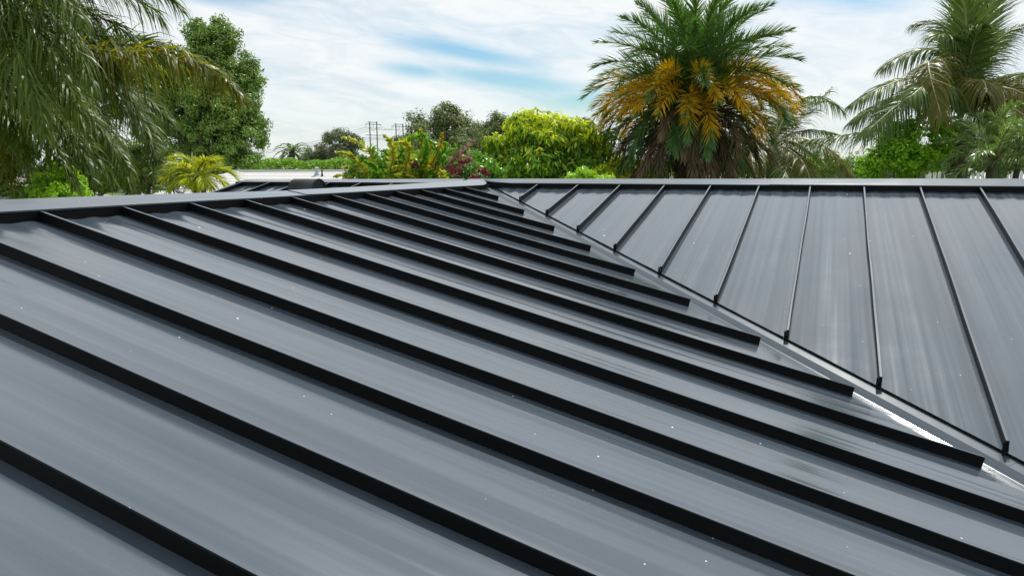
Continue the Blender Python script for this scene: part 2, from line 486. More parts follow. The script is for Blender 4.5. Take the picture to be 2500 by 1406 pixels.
# right-hand plane: seams run towards the camera from the long ridge
vd = np.array([math.cos(SK), math.sin(SK)]); ud = np.array([math.sin(SK), -math.cos(SK)])
KR = range(1, 30)
for k in KR:
    v = V0+(k-1)*SP
    ue = min(0.979*v + ER, EAVE)
    a = vd*v + ud*(-0.04); b = vd*v + ud*ue
    V, F = seam_vf(a, b, (-vd[0], -vd[1]), zr)
    s = seam_obj(V, F)
    if ue < EAVE:
        # the folded tab that closes the end of the rib
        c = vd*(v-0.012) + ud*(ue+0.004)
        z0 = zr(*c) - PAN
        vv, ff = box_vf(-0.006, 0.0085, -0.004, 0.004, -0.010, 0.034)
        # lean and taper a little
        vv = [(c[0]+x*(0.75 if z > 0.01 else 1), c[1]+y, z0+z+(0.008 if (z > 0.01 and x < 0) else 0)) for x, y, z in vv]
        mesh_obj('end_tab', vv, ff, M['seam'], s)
vedges = [0.26] + [V0+(k-1)*SP for k in KR]
for i in range(len(vedges)-1):
    va, vb = vedges[i], vedges[i+1]
    r = rng.uniform(0, 6.28, 6)
    e0 = np.array([vd[0]*va, vd[1]*va, 0]); ac = np.array([vd[0], vd[1], 0]); dn = np.array([ud[0], ud[1], 0])
    fe = lambda w, va=va: max(-0.03, min(0.979*(va+w) + ER + 0.006, EAVE))
    V, F = build_pan(e0, ac, -0.05, fe, vb-va, dn, zr, r, skirt=0.0175)
    mesh_obj('roof_panel', V, F, [M['pan_r'], M['seam']], house, smooth=True, midx=[0]*(len(F)-55)+[1]*55)  # valley edge drop gets the paint copy with shade in its colour

# valley flashing: left leg, raised centre rib, right leg, in pieces that lap
SQ = math.sqrt(2)
prof = [(-0.42, None, 'L', -0.0473), (-0.14, None, 'L', -0.0468), (-0.006, None, 'L', -0.0468), (-0.0025, None, 'L', -0.0466), (0.0005, None, 'L', -0.0460), (0.003, None, 'L', -0.0450), (0.0055, None, 'L', -0.0433), (0.008, None, 'L', -0.0411), (0.0105, None, 'L', -0.0383),
        (0.013, None, 'L', -0.0350), (0.0315, None, 'L', -0.0168), (0.0335, None, 'L', -0.0183), (0.044, None, 'R', -0.0538), (0.056, None, 'R', -0.0593),
        (0.24, None, 'R', -0.0598), (0.40, None, 'R', -0.0598)]
joins = [0.0, 1.62, 3.86, 6.1, 8.9]       # distance along the valley, m (horizontal diagonal / sqrt2)
for q in range(len(joins)-1):
    m0 = joins[q] - (0.04 if q else -0.02); m1 = joins[q+1]
    V = []; n = 14
    lift = 0.0012*(len(joins)-q)
    for i in range(n):
        m_ = m0 + (m1-m0)*i/(n-1)
        for c, _, s, off in prof:
            # the legs narrow to nothing at the ridge corner
            lim = max(0.03, m_*1.2)
            cc = max(-lim, min(lim+0.05, c))
            x = m_ + cc/SQ; y = -m_ + cc/SQ
            z = (zl(x, y) if s == 'L' else zr(x, y)) + off + lift*0.6 + 0.0002*math.sin(m_*7+c*9)
            V.append((x, y, z))
    k = len(prof)
    F = [(i*k+j, i*k+j+1, (i+1)*k+j+1, (i+1)*k+j) for i in range(n-1) for j in range(k-1)]
    F = [f[::-1] for f in F]
    vf = mesh_obj('valley_flashing', V, F, M['cap'], house, smooth=False)
    for fi, pl in enumerate(vf.data.polygons):
        pl.use_smooth = (fi % (k-1)) in (2, 3, 4, 5, 6, 7, 8)

# ridge closures: short upright strips under the caps, one per bay
def closure(p0, p1, th, z_lo, z_hi, zf):
    p0 = np.array(p0, float); p1 = np.array(p1, float)
    d = (p1-p0)/np.linalg.norm(p1-p0); nrm = np.array([-d[1], d[0]])
    V = []
    for p in (p0, p1):
        for s_ in (0, th):
            for z_ in (z_lo, z_hi):
                q = p + nrm*s_
                V.append((q[0], q[1], zf(p[0], p[1])+z_))
    F = [(0, 1, 5, 4), (2, 6, 7, 3), (0, 2, 3, 1), (4, 5, 7, 6), (1, 3, 7, 5), (0, 4, 6, 2)]
    return V, F


XC = 0.158     # left closure line
for i in range(len(uedges)-1):
    ua, ub = uedges[i]+0.006, uedges[i+1]-0.006
    if i == 0: ua = 0.03
    V, F = closure((XC-0.012, -ub), (XC-0.012, -ua), 0.01, -PAN-0.004, 0.0045, lambda x, y: -TL*XC)
    mesh_obj('ridge_closure', V, F, M['seam'], house)  # shade under the cap is in this darkened paint too
for i in range(len(vedges)-1):
    va, vb = vedges[i]+0.006, vedges[i+1]-0.006
    if i == 0: va = 0.15
    V, F = closure(vd*va+ud*0.046, vd*vb+ud*0.046, 0.01, -PAN-0.004, 0.0045, lambda x, y: TR*-0.056)
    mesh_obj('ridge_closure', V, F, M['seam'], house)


def cap_vf(sections, th=0.0035):
    """sections: list of (front edge, apex, back edge); thin folded sheet with a small turned-down hem"""
    V, F = [], []
    for fr, ap, bk in sections:
        fr, ap, bk = map(lambda a: np.array(a, float), (fr, ap, bk))
        row = [fr - np.array([0.0, 0.0, 0.0035]), fr, fr + (ap-fr)*0.5 + np.array([0, 0, 0.0006]), ap, bk, bk-np.array([0, 0, 0.011])]
        V += row
    k = 6
    for i in range(len(sections)-1):
        for j in range(k-1):
            F.append((i*k+j, i*k+j+1, (i+1)*k+j+1, (i+1)*k+j))
    n = len(V)
    V2 = V + [v - np.array([0, 0, th]) for v in V]
    F2 = F + [tuple(a+n for a in f[::-1]) for f in F]
    m_ = len(sections)
    for i in (0, m_-1):
        for j in range(k-1):
            a, b = i*k+j, i*k+j+1
            F2.append((a, b, b+n, a+n) if i else (b, a, a+n, b+n))
    return V2, F2


def lcap(y, lift=0.0, w=0.150):
    # left ridge cap cross-section at position y
    za = float(np.interp(y, [-10, -4.78, -4.05, -3.22, -2.8, -2.5, -1.7, -1.36, -0.4, 0.0], [.015, .015, .011, .003, -.004, -.002, .002, .006, .015, .022])) + lift
    return ((w, y, -TL*w+0.0065+lift), (0.0, y, za), (-0.17, y, -TL*0.17+0.002+lift))


secs1 = [lcap(y) for y in (-10.0, -8, -6, -4.5, -3.6, -2.86)]
secs2 = [lcap(y, 0.0035) for y in (-2.92, -2.2, -1.4, -0.8, -0.45, -0.2)]
secs2 += [((0.115, -0.05, -0.012), (0.0, 0.0, 0.022), (-0.17, -0.05, -0.036)), ((0.045, 0.062, 0.0135), (0.0, 0.085, 0.031), (-0.1, 0.085, 0.0))]
mesh_obj('ridge_cap', *cap_vf(secs1), M['cap'], house)
mesh_obj('ridge_cap', *cap_vf(secs2), M['cap'], house)


def rcap(x, lift=0.0, sag=0.0):
    # long ridge cap, apex at y = 0.10
    y0 = -0.055 + x*math.sin(SK)*1.0
    dz = -sag
    return ((x, y0, TR*y0+0.0065+lift+dz), (x, 0.10+x*math.sin(SK), 0.031+lift+0.0030*x*0.6+dz*1.0), (x, 0.27+x*math.sin(SK), -0.008+lift+dz))


def rc2(x, lift=0.0):
    s = rcap(x, lift, 0.004*max(0.0, -x))
    return s


secR1 = [((-0.16, -0.055, -0.012), (-0.16, 0.10, 0.029), (-0.16, 0.27, -0.01)), ((0.045, 0.062, 0.0135), (0.05, 0.10, 0.031), (0.05, 0.27, -0.01)), ((0.14, 0.02, 0.004), (0.14, 0.10, 0.031), (0.14, 0.27, -0.01))]
secR1 += [rc2(x) for x in (0.38, 0.8, 1.5, 2.3, 2.86)]
mesh_obj('ridge_cap', *cap_vf([tuple(s) for s in secR1]), M['cap'], house)
mesh_obj('ridge_cap', *cap_vf([rc2(x, 0.003) for x in (2.8, 4.0, 5.0, 5.95)]), M['cap'], house)
mesh_obj('ridge_cap', *cap_vf([rc2(x, 0.0) for x in (5.9, 8.0, 10.0, 12.1)]), M['cap'], house)
XG = -3.12     # gable end behind the near ridge
mesh_obj('ridge_cap', *cap_vf([rc2(x) for x in (XG, -2.2, -1.2, -0.2)]), M['cap'], house)

# slope behind the near ridge (front slope of the far wing)
seams_b = [-3.02, -2.61, -2.20, -1.79, -1.38, -0.97, -0.56]
for x in seams_b:
    V, F = seam_vf((x, -0.045), (x, x*0.97+0.05 if x > -2.9 else -2.9), (-1, 0), zr)
    seam_obj(V, F)
xe = [XG] + seams_b + [-0.15]
for i in range(len(xe)-1):
    a, b = xe[i], xe[i+1]
    r = rng.uniform(0, 6.28, 6)
    V, F = build_pan(np.array([a, 0, 0.0]), np.array([1.0, 0, 0]), -0.05, lambda w, a=a: max(0.0, min(-(a+w), 3.0)), b-a, np.array([0, -1.0, 0]), zr, r, nl=14)
    mesh_obj('roof_panel', V, F, M['pan'], house, smooth=True)
    V, F = closure((a+0.006, -0.046), (b-0.006, -0.046), 0.01, -PAN-0.004, 0.0045, lambda x, y: TR*-0.056)
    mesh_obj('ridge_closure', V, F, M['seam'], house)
# rake trim on the gable end
mesh_obj('rake_trim', *merge([( [(XG-0.03, 0.1, 0.0), (XG-0.03, -3.1, -TR*3.2), (XG-0.03, -3.1, -TR*3.2-0.16), (XG-0.03, 0.1, -0.16),
                                 (XG+0.0, 0.1, 0.0), (XG+0.0, -3.1, -TR*3.2), (XG+0.0, -3.1, -TR*3.2-0.16), (XG+0.0, 0.1, -0.16)],
                                [(0, 1, 2, 3), (7, 6, 5, 4), (0, 4, 5, 1), (3, 2, 6, 7), (1, 5, 6, 2), (0, 3, 7, 4)])]), M['cap'], house)
# west slope of the near wing and the north slope of the long wing: plain sheets with seams out of view
def slab(pts, th=0.02):
    V = [tuple(p) for p in pts] + [(p[0], p[1], p[2]-th) for p in pts]
    n = len(pts)
    F = [tuple(range(n)), tuple(range(n, 2*n))[::-1]] + [(i, i+n, (i+1) % n+n, (i+1) % n) for i in range(n)]
    return V, F
for y0 in np.arange(-10.0, -0.05, 0.82):
    y1 = min(y0+0.82, -0.02)
    mesh_obj('roof_panel', *slab([(-0.02, y1, -PAN-0.005), (max(-EAVE, -EAVE if y1 < -3 else y1*1.0-0.02), y1, -PAN-TL*min(EAVE, EAVE if y1 < -3 else -y1+0.02)),
                                  (-EAVE if y0 < -3 else y0*1.0-0.02, y0, -PAN-TL*(EAVE if y0 < -3 else -y0+0.02)), (-0.02, y0, -PAN-0.005)][::-1]), M['pan'], house)
for x0 in np.arange(XG, 12.0, 0.84):
    x1 = min(x0+0.84, 12.0)
    mesh_obj('roof_panel', *slab([(x0, 0.1, -0.02), (x1, 0.1, -0.02), (x1, EAVE, -0.02-TR*(EAVE-.1)), (x0, EAVE, -0.02-TR*(EAVE-.1))][::-1]), M['pan'], house)

# half-round vent hood behind the near ridge
def hood():
    c = at(757, 466, 7.9)
    p = thing('roof_vent', (0, 0, 0), None, None)
    bpy.data.objects.remove(p)
    n = 20; Lx = 0.31; rr = 0.125
    x0, x1 = c[0]-Lx*0.62, c[0]+Lx*0.38
    yc = c[1]; zb = zr(0, yc) - 0.05
    V, F = [], []
    zc = 0.030 - rr
    out_ = []
    for i in range(n+1):
        th = math.pi*i/n
        out_.append((yc - rr*1.02*math.cos(th), zc + rr*math.sin(th)))
    out_ = [(yc-rr*1.1, zb-0.1)] + out_ + [(yc+rr*1.1, zb-0.1)]
    for x in (x0, x1):
        V += [(x, a, b) for a, b in out_]
    k = len(out_)
    F += [(i, i+1, k+i+1, k+i) for i in range(k-1)]
    F += [tuple(range(k))[::-1]]
    h = mesh_obj('roof_vent', V, F, M['hood'], house)
    for pl in h.data.polygons:
        pl.use_smooth = len(pl.vertices) == 4
    # end plate with a rolled lip, set inside
    V2 = [(x1-0.006, a, b) for a, b in out_]
    mesh_obj('end_plate', V2, [tuple(range(k))], M['hood'], h)
    V3, F3 = [], []
    for i, (a, b) in enumerate(out_):
        ca, cb = yc, zc
        V3 += [(x1-0.012, a, b), (x1+0.004, a + (a-ca)*0.03, b+(b-cb)*0.03), (x1+0.004, a-(a-ca)*0.06, b-(b-cb)*0.06)]
    for i in range(len(out_)-1):
        for j in range(2):
            F3.append((i*3+j, (i+1)*3+j, (i+1)*3+j+1, i*3+j+1))
    mesh_obj('rolled_lip', V3, F3, M['hood'], h)


hood()
# fascia, walls, windows of the house (under the roof)
def wallbox(x0, x1, y0, y1, z0, z1):
    return box_vf(x0, x1, y0, y1, z0, z1)
zt = -TL*EAVE - 0.16
mesh_obj('wall', *merge([wallbox(-5.8, 5.8, -9.6, 5.8, GZ, zt-0.02), wallbox(5.8, 11.8, -5.8, 5.8, GZ, zt-0.02)]), M['stucco'], house)
mesh_obj('fascia', *merge([wallbox(EAVE, EAVE+0.03, -10.0, -EAVE, zt-0.02, zt+0.11), wallbox(EAVE+0.03, 12.0, -EAVE-0.03, -EAVE, zt-0.02, zt+0.11),
                           wallbox(-EAVE-0.03, -EAVE, -10.0, -3.0, zt-0.02, zt+0.11), wallbox(XG, 12.0, EAVE, EAVE+0.03, zt-0.02, zt+0.11)]), M['seam'], house)
for (x, y) in ((7.6, -5.8), (9.8, -5.8)):
    w = mesh_obj('window', *box_vf(x-0.6, x+0.6, y-0.04, y-0.003, GZ+0.9, GZ+2.1), M['white'], house)
    mesh_obj('pane', *box_vf(x-0.52, x+0.52, y-0.05, y-0.043, GZ+0.98, GZ+2.02), M['glass'], w)

# ------------------------------------------------------------------ foliage generators
def frond_vf(ctrl, n_leaf, llen, lwid, a0=62, a1=24, vee=15, grav=0.5, seg=3, r0=0.02, planes=1, start=0.12, jitter=0.15, taper=0.55, roll=0.0, miss=0.0, side_bias=None):
    """pinnate leaf along a curve through ctrl; returns rachis (v,f) and leaflets (v,f arrays)"""
    P = np.asarray(ctrl, float)
    if len(P) == 3:
        t_ = np.linspace(0, 1, 26)[:, None]
        # curve passes through the middle control point
        mid = 2*P[1]-0.5*P[0]-0.5*P[2]
        pts = (1-t_)**2*P[0] + 2*t_*(1-t_)*mid + t_**2*P[2]
    else:
        pts = P
    d = np.diff(pts, axis=0); sl = np.linalg.norm(d, axis=1); s = np.concatenate([[0], np.cumsum(sl)]); Ltot = s[-1]
    n = n_leaf
    q = start + (1-start)*(np.arange(n)+0.5)/n
    q = q + rng.normal(0, 0.3/n, n); q = np.clip(q, start, 0.999)
    ss = q*Ltot
    base = np.stack([np.interp(ss, s, pts[:, i]) for i in range(3)], 1)
    tang = np.stack([np.interp(ss, (s[1:]+s[:-1])/2, d[:, i]/np.maximum(sl, 1e-9)) for i in range(3)], 1)
    tang /= np.linalg.norm(tang, axis=1)[:, None]
    upv = np.array([0, 0, 1.0])
    side = np.cross(tang, upv)
    # near-vertical parts: keep the side of the whole frond
    hz = pts[-1]-pts[0]; hz[2] = 0
    gs = np.cross(hz/(np.linalg.norm(hz)+1e-9), upv)
    side = side + gs*0.35*np.sign(np.sum(side*gs, 1, keepdims=True)+1e-6)
    side -= np.sum(side*tang, 1, keepdims=True)*tang
    side /= np.linalg.norm(side, axis=1)[:, None]+1e-9
    nor = np.cross(side, tang)
    if roll:
        cr, sr = math.cos(roll), math.sin(roll)
        side, nor = side*cr+nor*sr, nor*cr-side*sr
    sg = np.where(np.arange(n) % 2 == 0, 1.0, -1.0)
    ang = np.radians(a0 + (a1-a0)*q) + rng.normal(0, jitter*0.5, n)
    vv = np.radians(vee)*np.ones(n) + rng.normal(0, jitter, n)
    if planes > 1:
        vv = vv + np.radians(rng.choice([-38, -8, 30, 58], n))
    dr = np.cos(ang)[:, None]*tang + np.sin(ang)[:, None]*(np.cos(vv)[:, None]*side*sg[:, None] + np.sin(vv)[:, None]*nor)
    prof_ = np.sin(np.pi*np.clip((q-start)/(1-start)*0.80+0.13, 0, 1))**0.6
    ln = llen*prof_*(1+rng.normal(0, 0.10, n))*(1-(q > 0.9)*0.15)
    keep = rng.random(n) > miss
    base, tang, side, nor, dr, ln, sg = (a[keep] for a in (base, tang, side, nor, dr, ln, sg))
    n = len(ln)
    # width vector
    wv = np.cross(dr, nor); wv /= np.linalg.norm(wv, axis=1)[:, None]+1e-9
    rl = rng.normal(0, 0.45, n)
    wn = np.cross(wv, dr)
    wv = wv*np.cos(rl)[:, None] + wn*np.sin(rl)[:, None]
    V = []
    p = base.copy(); dd = dr.copy()
    g_ = grav*(1+rng.normal(0, 0.25, n))
    widths = [0.55, 1.0, 0.75, 0.4, 0.0] if seg == 4 else ([0.6, 1.0, 0.6, 0.0] if seg == 3 else [0.8, 0.9, 0.0])
    for j in range(seg+1):
        w_ = lwid*widths[j]*0.5
        if j == seg:
            V.append(p[:, None, :])
        else:
            V.append(np.stack([p-wv*w_, p+wv*w_], 1))
        dd = dd + np.array([0, 0, -1.0])*(g_*(j+1)/seg)[:, None]
        dd /= np.linalg.norm(dd, axis=1)[:, None]
        p = p + dd*(ln/seg)[:, None]
    VV = np.concatenate(V, 1)      # n x (2*seg+1) x 3
    k = VV.shape[1]
    tri = []
    for j in range(seg-1):
        a = 2*j
        tri += [(a, a+1, a+3), (a, a+3, a+2)]
    a = 2*(seg-1)
    tri += [(a, a+1, a+2)]
    tri = np.array(tri)
    FF = (np.arange(n)[:, None, None]*k + tri[None]).reshape(-1, 3)
    rad = [r0*(1-taper*(i/(len(pts)-1)))*(1 if i < len(pts)-1 else 0.3) for i in range(len(pts))]
    step = 3
    idx = list(range(0, len(pts), step))
    if idx[-1] != len(pts)-1: idx.append(len(pts)-1)
    rv = tube_vf([pts[i] for i in idx], [rad[i]*(1-0.45*i/len(pts)) for i in idx], 5)
    return rv, (VV.reshape(-1, 3), FF)


def smooth_line(P, n=26):
    P = np.asarray(P, float)
    s = np.concatenate([[0], np.cumsum(np.linalg.norm(np.diff(P, axis=0), axis=1))]); q = np.linspace(0, s[-1], n)
    o = np.stack([np.interp(q, s, P[:, i]) for i in range(3)], 1)
    for _ in range(6):
        o[1:-1] = (o[:-2]+2*o[1:-1]+o[2:])/4
    return o


def add_frond(parent, ctrl, mat, stem, label=None, mat2=None, span=(0, 1), **kw):
    rv, (lv, lf) = frond_vf(ctrl, **kw)
    V, F = rv
    tris = []
    for f in F:
        for i in range(1, len(f)-1):
            tris.append((f[0], f[i], f[i+1]))
    V = np.array(V); nb = len(V); T = np.array(tris)
    allv = np.concatenate([V, lv]); allf = np.concatenate([T, lf+nb])
    mi = np.concatenate([np.zeros(len(T)), np.ones(len(lf))]).astype(int)
    mats = [stem, mat]
    if mat2:
        mats.append(mat2)
        kt = 2*kw['seg']-1; nl_ = len(lf)//kt
        q_ = np.arange(nl_)/nl_ + rng.normal(0, .07, nl_)
        sel = (q_ > span[0]) & (q_ < span[1]) & (rng.random(nl_) < .93)
        mi[len(T):][np.repeat(sel, kt)] = 2
    o = mesh_obj('frond', allv, allf, mats, parent, midx=mi)
    if label: o['label'] = label
    return o


def arc(c, az_, e0, Lf, droop, n=22, pw=1.3, e_end=None):
    """frond midrib starting at c: azimuth, starting elevation (deg), droop (deg) over the length"""
    pts = [np.array(c, float)]
    for i in range(n):
        t_ = (i+0.5)/n
        e = R(e0 - droop*t_**pw)
        dv = np.array([math.cos(az_)*math.cos(e), math.sin(az_)*math.cos(e), math.sin(e)])
        pts.append(pts[-1] + dv*Lf/n)
    return np.array(pts)


def trunk(parent, base, top, r0, r1, mat, bend=0.3, n=9, rings=False, name='trunk'):
    base = np.array(base, float); top = np.array(top, float)
    pts, rad = [], []
    b = np.array([rng.normal(0, bend), rng.normal(0, bend), 0])
    for i in range(n):
        t_ = i/(n-1)
        pts.append(base+(top-base)*t_ + b*math.sin(math.pi*t_)*0.5)
        rad.append((r0+(r1-r0)*t_)*(1+(0.08*(-1)**i if rings else 0.0))*(1.35 if i == 0 else 1))
    return mesh_obj(name, *tube_vf(pts, rad, 12), mat, parent, smooth=True)


def leaves_vf(centers, normals, size, aspect=0.45, droop=0.0, fold=0.25, jit=0.35, dirs=None):
    """diamond leaves, folded along the midrib"""
    n = len(centers)
    nm = normals + rng.normal(0, jit, (n, 3)); nm /= np.linalg.norm(nm, axis=1)[:, None]
    d = dirs if dirs is not None else rng.normal(0, 1, (n, 3))
    d = d - np.sum(d*nm, 1, keepdims=True)*nm
    d = d/(np.linalg.norm(d, axis=1)[:, None]+1e-9)
    d = d + np.array([0, 0, -droop]); d /= np.linalg.norm(d, axis=1)[:, None]
    s_ = np.cross(nm, d); s_ /= np.linalg.norm(s_, axis=1)[:, None]+1e-9
    sz = size*(1+rng.normal(0, 0.22, n))[:, None]
    a = centers - d*sz*0.5; b = centers + d*sz*0.5 - np.array([0, 0, 1])*sz*droop*0.15
    l = centers - s_*sz*aspect*0.5 + nm*sz*fold*0.3; r_ = centers + s_*sz*aspect*0.5 + nm*sz*fold*0.3
    V = np.stack([a, l, b, r_], 1).reshape(-1, 3)
    F = (np.arange(n)[:, None, None]*4 + np.array([[0, 1, 2], [0, 2, 3]])[None]).reshape(-1, 3)
    return V, F


OFF = [None]


def clump_points(lobes, n, sub_r, n_sub, shell=0.55, flat=1.0, up_bias=0.0):
    """leaf positions: sub-clumps scattered over lobes (cx,cy,cz,rx,ry,rz), leaves scattered round each sub-clump"""
    lob = np.array(lobes, float)
    vol = (lob[:, 3]*lob[:, 4]+lob[:, 4]*lob[:, 5]+lob[:, 3]*lob[:, 5]); pr = vol/vol.sum()
    li = rng.choice(len(lob), n_sub, p=pr)
    d = rng.normal(0, 1, (n_sub, 3)); d[:, 2] += up_bias; d /= np.linalg.norm(d, axis=1)[:, None]
    rr = (shell + (1-shell)*rng.random(n_sub))*(1+rng.normal(0, 0.07, n_sub))
    sc = lob[li, :3] + d*lob[li, 3:6]*rr[:, None]
    srad = sub_r*(0.55+0.9*rng.random(n_sub))
    si = rng.integers(0, n_sub, n)
    e = rng.normal(0, 1, (n, 3)); e /= np.linalg.norm(e, axis=1)[:, None]
    er = rng.random(n)**0.45
    off = e*er[:, None]*srad[si][:, None]; off[:, 2] *= flat
    pos = sc[si] + off
    OFF[0] = e
    nor = e*0.9 + d[si]*0.5 + np.array([0, 0, 0.7])
    nor /= np.linalg.norm(nor, axis=1)[:, None]
    return pos, nor, d[si], sc, li


def broad_tree(name, label, cat, lobes, n, size, mat, base, trunk_r, *, whorl=False, sub_r=0.3, n_sub=160, mat2=None, f2=None, droop=0.2, aspect=0.45, group=None,
               shell=0.55, flat=0.8, n_limb=7, up_bias=0.2, crown_name='crown', jit=0.35, barkm=None):
    b = np.array(base, float)
    root = thing(name, b, label, cat, group)
    pos, nor, dl, sc, li = clump_points(lobes, n, sub_r, n_sub, shell, flat, up_bias)
    V, F = leaves_vf(pos, nor, size, aspect, droop, jit=jit, dirs=(OFF[0]*1.0+rng.normal(0, .25, pos.shape)) if whorl else None)
    mats = [mat] + ([mat2] if mat2 else [])
    mi = None
    if mat2:
        w = f2(pos, nor)
        mi = np.repeat((rng.random(n) < w).astype(int), 2)
    cr = mesh_obj(crown_name, V, F, mats, root, midx=mi)
    cr['kind'] = 'stuff'
    # trunk and limbs reach into the lobes
    lob = np.array(lobes); cc = lob[:, :3].mean(0)
    fork = b + (cc-b)*0.45
    trunk(root, b, fork, trunk_r, trunk_r*0.7, barkm or M['bark'], bend=trunk_r*1.5)
    pick = rng.choice(len(sc), min(n_limb, len(sc)), replace=False)
    for i in pick:
        m_ = (fork+sc[i])*0.5 + rng.normal(0, 0.15, 3) + np.array([0, 0, 0.1])
        mesh_obj('limb', *tube_vf([fork-(cc-b)*0.03, m_, sc[i]], [trunk_r*0.55, trunk_r*0.32, trunk_r*0.10], 6), barkm or M['bark'], root, smooth=True)
    return root


def lobe(px, py, D, wpx, hpx, dep=None):
    c = at(px, py, D); s = D/FPX
    rx = wpx*s; rz = hpx*s; ry = dep if dep else rx
    r_ = max(rx, 0.01)
    return (c[0], c[1], c[2], r_, ry, rz)


def gnd(px, D):
    c = at(px, 410, D); return (c[0], c[1], GZ)


exec_order = []
# ------------------------------------------------------------------ far ground cover and distant trees
def far_wood():
    P, Nn = [], []
    for i in range(150):
        px = -300 + 3200*i/149 + rng.normal(0, 12)
        D = 150 + rng.uniform(-15, 25)
        top = 404 - abs(rng.normal(0, 5)) - (4 if px > 1300 else 0)
        c = at(px, top, D); h = c[2]-GZ
        m_ = 420
        th = rng.normal(0, 1, (m_, 3)); th /= np.linalg.norm(th, axis=1)[:, None]
        P.append(np.array([c[0], c[1], GZ+h*0.5]) + th*np.array([3.2, 3.2, h*0.5])*(0.8+0.25*rng.random((m_, 1))))
        Nn.append(th)
    P = np.concatenate(P); Nn = np.concatenate(Nn)
    V, F = leaves_vf(P, Nn, 0.75, 0.7, 0.0)
    o = mesh_obj('far_wood', V, F, M['far_dark']); tag(o, kind='stuff'); tag(o, 'low dark line of far-off trees along the horizon', None)


far_wood()
broad_tree('olive_green_tree', 'tall olive green tree behind the red-flowering bush, right of the power line', 'tree',
           [lobe(1040, 345, 48, 48, 58, 1.8), lobe(1090, 290, 48, 42, 40, 1.6), lobe(1130, 345, 48, 62, 56, 1.8), lobe(1015, 300, 48, 20, 24, .8), lobe(1085, 375, 47, 90, 45, 2.0), lobe(1095, 268, 48, 18, 18, .6)],
           26000, 0.17, M['far'], gnd(1085, 48), 0.28, sub_r=0.48, n_sub=230, droop=0.1, group='trees on the skyline')
broad_tree('olive_green_tree', 'lower olive tree with a pointed top, between the tall olive tree and the yellow-green mango', 'tree',
           [lobe(1200, 350, 52, 50, 50, 1.8), lobe(1215, 305, 52, 22, 24, .8), lobe(1180, 330, 52, 20, 22, .7), lobe(1235, 325, 52, 16, 20, .6)],
           15000, 0.18, M['far'], gnd(1200, 52), 0.24, sub_r=0.45, n_sub=130, droop=0.1, group='trees on the skyline')
broad_tree('grey_green_tree', 'grey-green tree left of the power line pylons, highest part of its row', 'tree',
           [lobe(822, 352, 70, 34, 36, 1.6), lobe(840, 375, 70, 44, 30, 1.6), lobe(865, 350, 70, 22, 20, .8)],
           11000, 0.20, M['far_dark'], gnd(830, 70), 0.25, sub_r=0.5, n_sub=90, droop=0.1, group='trees on the skyline')
broad_tree('grey_green_tree', 'low rounded grey-green tree just right of the far small palm', 'tree',
           [lobe(775, 378, 72, 24, 24, 1.2), lobe(795, 385, 72, 24, 22, 1.2), lobe(758, 388, 72, 18, 14, 1.2)],
           6000, 0.20, M['far_dark'], gnd(780, 72), 0.2, sub_r=0.5, n_sub=50, droop=0.1, group='trees on the skyline')
broad_tree('grey_green_tree', 'small dark treetop half hidden beside the second power pylon', 'tree',
           [lobe(985, 355, 66, 22, 26, 1.0)], 3500, 0.2, M['far_dark'], gnd(985, 66), 0.18, sub_r=0.4, n_sub=40, droop=0.1, group='trees on the skyline')
broad_tree('skyline_tree', 'dark treetops poking out above the right half of the mango', 'tree',
           [lobe(1330, 300, 60, 14, 13, .5), lobe(1390, 330, 60, 40, 24, 1.2), lobe(1385, 302, 60, 12, 9, .5), lobe(1425, 305, 60, 22, 14, .8), lobe(1340, 325, 60, 45, 26, 1.2)],
           9000, 0.2, M['far_dark'], gnd(1380, 60), 0.2, sub_r=0.4, n_sub=90, droop=0.1, group='trees on the skyline')


def hedge():
    n = 42000
    px = rng.uniform(420, 1050, n); D = rng.uniform(38, 44, n)
    topy = 392 + 3*np.sin(px/23.0) + 2*np.sin(px/9.0+1) + rng.normal(0, 1.3, n)
    f = rng.random(n)**0.8
    s = D/FPX
    pts = CAM + (FW + RT*((px-1250)/FPX)[:, None] - UP*((topy-703)/FPX)[:, None])*D[:, None]
    ztop = pts[:, 2]
    front = (D < 39.2)
    z = np.where(front, GZ + 1.0 + (ztop-GZ-1.0)*f, ztop - rng.random(n)*0.35)
    pts[:, 2] = z
    nor = np.tile(np.array([-FW[0]*0.5, -FW[1]*0.5, 0.9]), (n, 1))
    V, F = leaves_vf(pts, nor, 0.14, 0.6, 0.2, jit=0.6)
    o = mesh_obj('tall_hedge', V, F, M['hedge']); tag(o, 'bright green vine-covered hedge behind the pale shingle roof', 'hedge')
    o['kind'] = 'stuff'


hedge()


def small_far_palm():
    c = at(713, 372, 62); b = gnd(712, 62)
    root = thing('date_palm', b, 'tiny distant palm with drooping fronds above the green hedge', 'palm tree')
    trunk(root, b, c, 0.28, 0.22, M['palmbark'], 0.1)
    for i in range(26):
        a = i*2.399; e = 62 - 100*(i/25)**1.2
        add_frond(root, arc(c, a, e, 1.75, 85, n=10), M['date'] if i < 20 else M['date_b'], M['stem_d'], n_leaf=34, llen=0.42, lwid=0.07, grav=0.3, seg=2, r0=0.03)


small_far_palm()

